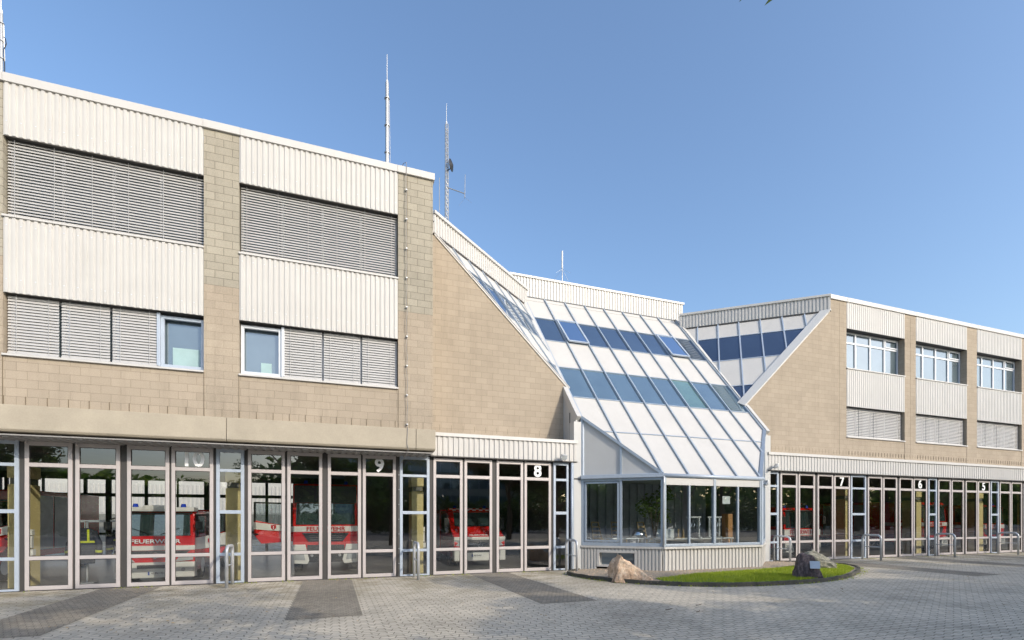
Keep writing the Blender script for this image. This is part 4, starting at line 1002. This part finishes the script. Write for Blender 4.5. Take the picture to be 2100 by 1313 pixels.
        m = MB(); m.prism([(x0+s*.06,y0+.03,wt+.02),(x1-s*.06,y1+.03,wt+.16),(x1-s*.06,y1+.03,zf-.02),(x0+s*.06,y0+.03,zf-.02)], (0,.006,0)); m.build('door_glass', 'bglass', d_)
        m = MB(); cxs = x0+s*wd*.5; zc = (gt+wt)/2+.06; q = .075
        m.prism([(cxs-q,y1+.055,zc+q),(cxs+q,y1+.055,zc+q),(cxs+q,y1+.055,zc-q*.3),(cxs,y1+.055,zc-q*1.2),(cxs-q,y1+.055,zc-q*.3)], (0,.012,0)); sh = m.build('shield_emblem', 'redtxt', d_)
        m = MB(); m.box(cxs-.012,cxs+.012,y1+.048,y1+.055,zc-.05,zc+.04); m.build('shield_figure', 'num', sh)
        m = MB(); m.box(min(x1,x1-s*.14),max(x1,x1-s*.14),y1-.03,y1,wt-.26,wt-.22); m.build('door_handle', 'black', d_)
    if plate: plate_txt(o, plate[0], plate[1], -.06, plate[2])
    return o
truck('fire_engine', 'flat fronted red fire engine with wide white lettered band and open door behind gate 9', -.21, 17.4, 2.02, dict(bb=.30, bt=.94, gt=1.345, wt=1.53, wst=2.28, rt=2.93, vis=.86), 'flat', doors=[(-1,1.12)])
truck('fire_engine', 'red fire engine with white bumper, white roof light bar and number plate behind gate 10', -4.62, 16.32, 1.86, dict(bb=.14, bt=.60, gt=.90, wt=1.25, wst=1.90, rt=2.0), 'slant', doors=[(1,.78)], plate=('NE·FN 1721', .05, .27))
truck('fire_engine', 'red command van with chequered roof strip and star emblem on its grille behind gate 8', 5.12, 17.7, 1.95, dict(bb=.22, bt=.70, gt=.98, wt=1.10, wst=1.99, rt=2.08), 'van', plate=('NE·FN 661', -.12, .42), length=5)
truck('fire_engine', 'red fire engine with roof ladder and wide lettered band behind gate 7', 19.38, 16.2, 2.1, dict(bb=.28, bt=.72, gt=1.03, wt=1.30, wst=2.06, rt=2.25, ladder=1, sx=.98), 'flat', length=8)
truck('fire_engine', 'red fire engine behind the glass between the gates numbered six and five', 29.3, 16.8, 2.0, dict(bb=.34, bt=.82, gt=1.37, wt=1.57, wst=2.38, rt=2.62, sx=1.0), 'flat', length=7)
truck('fire_engine', 'red fire engine farthest right, seen behind the glass to the right of number 5', 34.2, 16.8, 2.2, dict(bb=.33, bt=.80, gt=1.22, wt=1.44, wst=2.38, rt=2.50, sx=1.0), 'flat', length=7)
truck('fire_engine', 'red fire engine at the far left edge, mostly hidden beside gate 10', -9.75, 17.2, 2.0, dict(bb=.34, bt=.82, gt=1.27, wt=1.47, wst=2.28, rt=2.6, sx=1.0), 'flat', doors=[(1,.6)], length=7)
# turnout gear hung at the side of the left engine
def gear(x, y, lab):
    o = empty('turnout_jacket', (x,y,0)); m = MB()
    prof = [(.22,.55),(.26,.9),(.27,1.2),(.24,1.42),(.12,1.52)]
    n = 14; b = len(m.v)
    for w_, z_ in prof:
        for k in range(n):
            a = 2*math.pi*k/n; rr = 1+.08*math.sin(3*a+z_*5); m.v.append(Vector((w_*rr*math.cos(a), w_*.5*rr*math.sin(a), z_)))
    for i in range(len(prof)-1):
        for k in range(n): m.f.append([i*n+k, i*n+(k+1)%n, (i+1)*n+(k+1)%n, (i+1)*n+k]); m.mi.append(0)
    m.f.append(list(range((len(prof)-1)*n, len(prof)*n))); m.mi.append(0)
    m.tube([(-.2,0,1.42),(-.33,-.03,1.1),(-.34,-.06,.78)], .075, 10); m.tube([(.2,0,1.42),(.33,-.03,1.1),(.34,-.06,.78)], .075, 10)
    m.build('jacket_body', 'hi', o, smooth=True)
    m = MB()
    for z_ in (.68, 1.12): m.tube([(0,0,z_),(0,0,z_+.055)], .275, 14)
    m.v = [Vector((v.x, v.y*.56, v.z)) for v in m.v]
    m.tube([(-.335,-.05,.86),(-.34,-.055,.92)], .085, 10); m.tube([(.335,-.05,.86),(.34,-.055,.92)], .085, 10)
    for s in (-1,1): m.bar((s*.13,-.14,1.14),(s*.11,-.09,1.48),.05,.015,(0,-1,0))
    m.build('reflective_band', 'yel', o)
    m = MB(); m.tube([(0,0,1.5),(0,0,1.7),(0,.15,1.72)], .012, 6); m.box(-.4,.4,.13,.16,1.68,1.74); m.box(-.02,.02,.13,.17,0,1.7); m.box(-.2,.2,.0,.3,0,.03); m.build('coat_rack', 'galv', o)
    tag(o, lab, 'jacket', 'turnout jackets hanging on racks'); return o
gear(-6.38, 16.75, 'dark turnout jacket with yellow bands hanging left of the engine in gate 10'); 
gear(-5.86, 17.9, 'dark turnout jacket with yellow bands partly hidden beside the engine cab')
# ------------------------------------------------------------------ inside the glazed bay
def table(x, y, w, d, lab):
    o = empty('table', (x,y,.6)); m = MB(); m.box(-w/2,w/2,-d/2,d/2,.46,.50); m.build('tabletop', 'white', o, bevel=.008)
    for sx in (-1,1):
        for sy in (-1,1): m = MB(); m.box(sx*(w/2-.06)-.02,sx*(w/2-.06)+.02,sy*(d/2-.06)-.02,sy*(d/2-.06)+.02,0,.46); m.build('leg', 'galv', o)
    tag(o, lab, 'table', 'white tables along the bay windows')
table(12.0, 14.35, 3.0, .6, 'long white table behind the front bay windows'); table(9.75, 15.1, 1.6, .55, 'short white table behind the left bay windows')
def chair(x, y, rz, lab):
    o = empty('chair', (x,y,.6), rz); m = MB(); m.prism([(-.2,-.2,.40),(.2,-.2,.40),(.2,.2,.43),(-.2,.2,.43)], (0,0,.03)); m.build('seat', 'wood', o, bevel=.006)
    m = MB()
    for s in (-1,1): m.bar((s*.21,.2,.4),(s*.17,.36,1.05),.03,.04,(0,-1,0))
    for t_ in (.25,.48,.71,.97): m.bar((-.19,.2+.16*t_,.4+.65*t_),(.19,.2+.16*t_,.4+.65*t_),.02,.055)
    m.build('backrest', 'wood', o)
    for sx in (-1,1):
        for sy in (-1,1): m = MB(); m.bar((sx*.19,sy*.19,.42),(sx*.21,sy*.23,0),.03,.03,(0,1,0)); m.build('leg', 'wood', o)
    tag(o, lab, 'chair', 'wooden ladder back chairs in the bay')
chair(9.35, 16.2, R(12), 'wooden ladder back chair leftmost behind the left bay window'); chair(10.1, 16.15, R(-6), 'wooden ladder back chair second from left in the bay'); chair(10.95, 15.6, R(14), 'wooden ladder back chair behind the bay pane nearest the corner')
m = MB(); T = Matrix.Translation((10.15,15.0,1.12)); n = 16
b = 0
for i, (r_, z_) in enumerate(((.0,.27),(.12,.26),(.19,.2),(.23,.1),(.235,.0),(.2,-.02))):
    for k in range(n): a = 2*math.pi*k/n; m.v.append(T @ Vector((r_*math.cos(a), r_*math.sin(a), z_)))
for i in range(5):
    for k in range(n): m.f.append([i*n+k, i*n+(k+1)%n, (i+1)*n+(k+1)%n, (i+1)*n+k]); m.mi.append(0)
tag(m.build('serving_dome', 'chrome', smooth=True), 'shiny chrome dome standing on the left bay table', 'serving dome')
m = MB(); m.box(10.55,11.05,14.2,14.45,1.11,1.42); tag(m.build('storage_box', 'white', bevel=.01), 'plain white box on the table at the bay corner', 'box')
def rack(x, lab):
    o = empty('metal_rack', (x,14.35,1.1)); m = MB()
    for s in (-1,1): m.box(s*.22-.02,s*.22+.02,-.03,.03,0,.72); m.box(s*.22-.03,s*.22+.03,-.12,.12,0,.03)
    m.box(-.3,.3,-.03,.03,.70,.75); m.build('rack_frame', 'white', o)
    m = MB()
    for k in range(4): a = -.2+k*.12; m.tube([(a,-.04,.62),(a+.06,-.08,.5),(a,-.1,.4),(a+.05,-.06,.3)], .012, 6)
    m.tube([(-.2,-.05,.1),(0,-.12,.2),(.2,-.05,.12)], .014, 6); m.build('hooked_tools', 'chrome', o); tag(o, lab, 'rack', 'white racks on the bay table')
rack(12.0, 'white rack with chrome fittings left of the bay centre post'); rack(12.9, 'white rack with chrome fittings right of the bay centre post')
m = MB(); m.box(13.75,13.98,14.6,14.9,.62,1.95); tag(m.build('wooden_panel', 'orange', bevel=.01), 'narrow orange brown wooden panel behind the rightmost bay pane', 'wood panel')
m = MB(); m.box(12.62,12.95,13.645,13.65,2.28,2.55); tag(m.build('paper_notice', 'white'), 'blank pale paper taped inside the third front bay pane', 'notice')
m = MB(); m.box(11.3,11.34,14.3,14.34,1.1,1.42); m.box(11.2,11.44,14.25,14.4,1.1,1.12); m.tube([(11.55,14.35,1.1),(11.55,14.35,1.3),(11.55,14.35,1.42)], .045, 10, r1=.015); tag(m.build('bottle', 'wood'), 'small brown bottle standing on the front bay table', 'bottle')
def leafcloud(V, F, c, rad, n, size, flat=1.0, shell=.0):
    for _ in range(n):
        while 1:
            p = Vector((random.uniform(-1,1), random.uniform(-1,1), random.uniform(-1,1)))
            if shell <= p.length <= 1: break
        q = Vector((c[0]+p.x*rad[0], c[1]+p.y*rad[1], c[2]+p.z*rad[2])); a = Vector((random.gauss(0,1), random.gauss(0,1), random.gauss(0,.6))).normalized(); b_ = a.cross(Vector((random.gauss(0,1), random.gauss(0,1), random.gauss(0,1)))).normalized()
        s = size*random.uniform(.6,1.3); i = len(V)
        V += [tuple(q-a*s), tuple(q+b_*s*.42), tuple(q+a*s), tuple(q-b_*s*.42)]; F.append((i,i+1,i+2,i+3))
def leafmesh(name, V, F, mat, parent):
    me = bpy.data.meshes.new(name); me.from_pydata(V, [], F); me.materials.append(M[mat]); o = bpy.data.objects.new(name, me); COL.objects.link(o); o.parent = parent; return o
pl_ = empty('potted_plant', (10.65,14.75,.6)); tag(pl_, 'tall leafy pot plant standing behind the bay corner', 'pot plant')
m = MB(); m.tube([(0,0,0),(0,0,.35)], .16, 14, r1=.2); m.build('pot', 'wood', pl_)
m = MB(); 
for k in range(7): a = k*.9; m.tube([(0,0,.3),(.1*math.cos(a),.1*math.sin(a),1.0),(.4*math.cos(a),.3*math.sin(a),1.9)], .012, 5)
m.build('stem', 'bark', pl_)
V, F = [], []
for k in range(9): a = k*.9; leafcloud(V, F, (.42*math.cos(a),.34*math.sin(a),1.25+.12*k % .9), (.28,.22,.32), 70, .075)
leafmesh('foliage', V, F, 'foliage2', pl_)
# ------------------------------------------------------------------ surroundings: trees behind the camera, office block, rear building
def tree(x, y, H, R_, seed, lab, nleaf=9000, size=.13, trunk=.18, zc=None, group='trees around the yard', mat='foliage'):
    random.seed(seed); o = empty('tree', (x,y,0)); m = MB(); zb = H*.35
    m.tube([(0,0,-.1),(.05,0,zb*.6),(0,.05,zb),(.1,0,H*.75)], trunk, 10, r1=trunk*.3); lim = []
    for k in range(9):
        a = k*2.4+random.random(); z0 = H*random.uniform(.28,.6); rr = R_*random.uniform(.55,.95); z1 = z0+H*random.uniform(.1,.3)
        tip = (rr*math.cos(a), rr*math.sin(a), z1); m.tube([(0,0,z0), (rr*.5*math.cos(a), rr*.5*math.sin(a), (z0+z1)/2+.2), tip], trunk*.35, 6, r1=.02); lim.append(tip)
    m.build('trunk', 'bark', o); V, F = [], []
    cl_ = lim+[(random.gauss(0,R_*.4), random.gauss(0,R_*.4), H*random.uniform(.6,.95)) for _ in range(12)]
    for c in cl_:
        r_ = R_*random.uniform(.22,.42); leafcloud(V, F, c, (r_, r_, r_*.75), nleaf//len(cl_), size)
    leafmesh('crown', V, F, mat, o); tag(o, lab, 'tree', group); return o
t0 = tree(28.5, -8, 10.5, 4.6, 1, 'broad leafy tree behind the camera at the right edge of the yard', 17000, .17, .28)
spots = [(14.0,-8.6,.92,.4), (18.5,-8.8,1.0,1.9), (23.2,-8.2,1.0,5.2), (33.5,-9,1.05,3.1), (39,-9,1.1,4.4), (46,-12,1.2,5), (56,-14,1.2,.9), (66,-16,1.3,2), (78,-20,1.4,3)]
def clone(o, x, y, s, rz):
    c = copy_tree(o); c.location = (x,y,0); c.scale = (s,s,s*random.uniform(.9,1.1)); c.rotation_euler = (0,0,rz); return c
for x, y, s, a in spots: clone(t0, x, y, s, a)
t1 = tree(-48, -40, 12, 5.5, 2, 'distant leafy tree behind the camera across the yard', 9000, .26, .3)
random.seed(5)
for k in range(13):
    x = -75+k*8.2+random.uniform(-2,2)
    if abs(x+48) < 4 or 6 < x < 34: continue
    clone(t1, x, -42+random.uniform(-5,5), .55 if -34 < x < -8 else random.choice((.85,.95,1.05)), k*1.3)
t2 = tree(3.6, -2.4, 10, 2.7, 11, 'tall loose crowned tree standing just right of the camera', 9500, .10, .16, mat='foliage2')
# a branch of it that hangs into the top of the view
m = MB(); m.tube([(0,0,5.6),(0,2,6.8),(.1,4,7.2),(.15,5.7,7.0)], .045, 6, r1=.008); m.build('branch', 'bark', t2)
V, F = [], []; leafcloud(V, F, (.20,5.9,6.95), (.42,.3,.25), 90, .065); leafmesh('branch_leaves', V, F, 'foliage2', t2)
t3 = tree(-3, -5.5, 9.5, 2.8, 21, 'slender tree standing directly behind the camera', 4200, .10, .15, mat='foliage')
# office block that the gates mirror
ob = empty('office_block', (22,-62,0)); tag(ob, 'long grey office block behind the camera, mirrored in gate 8', 'office building')
m = MB(); m.box(-22,22,-12,0,0,19); m.build('wall', 'concrete', ob)
m = MB()
for k in range(6): m.box(-21.5,21.5,0.0,.06,1.2+k*3.1,2.9+k*3.1)
m.build('window_band', 'uglass', ob)
m = MB()
for k in range(6):
    for j in range(24): m.box(-21.5+j*1.87-.05,-21.5+j*1.87+.05,.06,.1,1.2+k*3.1,2.9+k*3.1)
m.build('window_post', 'winf', ob)
# building seen through the rear gates
rb = empty('rear_building', (-16,46,0)); tag(rb, 'white clad building seen in daylight through the rear of the hall', 'building')
m = MB(); m.box(-30,30,0,10,0,9); m.build('wall', 'cap', rb)
m = MB(); corr(m, (-30,-.02), (30,-.02), 2.2, 4.4, (0,-1), .3, .05); m.build('cladding', 'clad', rb, fix=False)
m = MB(); 
for k in range(14): m.box(-29+k*4.2,-26.6+k*4.2,-.06,-.01,5.2,6.6)
m.build('window', 'uglass', rb)
m = MB(); m.box(-30,30,-.08,-.01,0,2.1); m.build('dark_base', 'dark', rb)

# tall hedge and road added unseen behind the yard to darken the gate reflections
V, F = [], []
for k in range(95): leafcloud(V, F, (-110+k*2.4, -28+random.uniform(-1,1), 1.9), (1.9, 1.3, 2.1+random.uniform(-.3,.5)), 520, .34)
hg = leafmesh('leafscreen', V, F, 'foliage', None); tag(hg, 'long dense hedge added unseen behind the camera to darken gate reflections', 'leafscreen')
m = MB(); m.quad((-300,-26,.006),(400,-26,.006),(400,-9,.006),(-300,-9,.006)); tag(m.build('road', 'asph', fix=False), kind='structure')  # unseen asphalt sheet added to darken the ground mirrored in the gates

V, F = [], []  # woodland added along the mirrored treeline to hide horizon glow in reflections
for k in range(150):
    x = -150+k*2.3
    if 10 < x < 31: continue
    low = -33 < x < -9; leafcloud(V, F, (x, -50+random.uniform(-4,4), 3.6 if low else 5), (4, 3, (3.4 if low else 6.2)+random.uniform(-1.2,1.4)+(3.0 if x > 20 else 0)), 420, .8)
wd = leafmesh('woodland', V, F, 'foliage3', None); tag(wd, 'unseen belt of woodland added behind the camera to hide mirrored horizon glow', 'woodland', kind='stuff')

V, F = [], []
for _ in range(260):
    x = random.uniform(-6, 20); y = random.choice((random.uniform(6, 15), random.gauss(14.6,.5), random.gauss(9.8,.5))); a = random.uniform(0,6.28); s = random.uniform(.015,.035); i = len(V)
    ca, sa = math.cos(a)*s, math.sin(a)*s
    V += [(x-ca,y-sa,.012), (x+sa*.5,y-ca*.5,.022), (x+ca,y+sa,.014), (x-sa*.5,y+ca*.5,.01)]; F.append((i,i+1,i+2,i+3))
me = bpy.data.meshes.new('fallen_leaves'); me.from_pydata(V, [], F); me.materials.append(M['wood']); o = bpy.data.objects.new('fallen_leaves', me); COL.objects.link(o); tag(o, 'scattered dry fallen leaves lying on the paving', 'leaves', kind='stuff')
random.seed(31); m = MB()
for (x, y) in ((6.1,8.1),(7.0,8.3),(6.5,7.7),(12.0,8.9)):
    a = random.uniform(0,.8); m.tube([(x,y,.012),(x+.1*math.cos(a),y+.1*math.sin(a),.016),(x+.22*math.cos(a+.3),y+.22*math.sin(a+.3),.012)], .006, 5)
tag(m.build('twigs', 'bark'), 'a few thin twigs lying on the shaded paving', 'twigs', kind='stuff')

ORD = 'first second third fourth fifth sixth seventh eighth ninth tenth eleventh twelfth thirteenth fourteenth fifteenth'.split()
for key, txt in (('broad leafy', 'broad leafy tree behind the camera at the yard edge, %s from the left'), ('distant leafy', 'distant leafy tree behind the camera across the road, %s from the left')):
    L_ = sorted([o for o in COL.objects if o.get('label', '').startswith(key)], key=lambda o: o.location.x)
    for i, o in enumerate(L_): o['label'] = txt % ORD[i]

cb = empty('cupboard', (12.0,14.6,.6)); tag(cb, 'low white cupboard with dark slatted fronts under the bay window table', 'cupboard')
m = MB(); m.box(-1.45,1.45,.0,.3,0,.44); m.build('cupboard_body', 'white', cb, bevel=.006)
for k in range(4): m = MB(); m.box(-1.38+k*.72,-.80+k*.72,-.012,-.002,.06,.38); m.build('slatted_front', 'galv', cb)
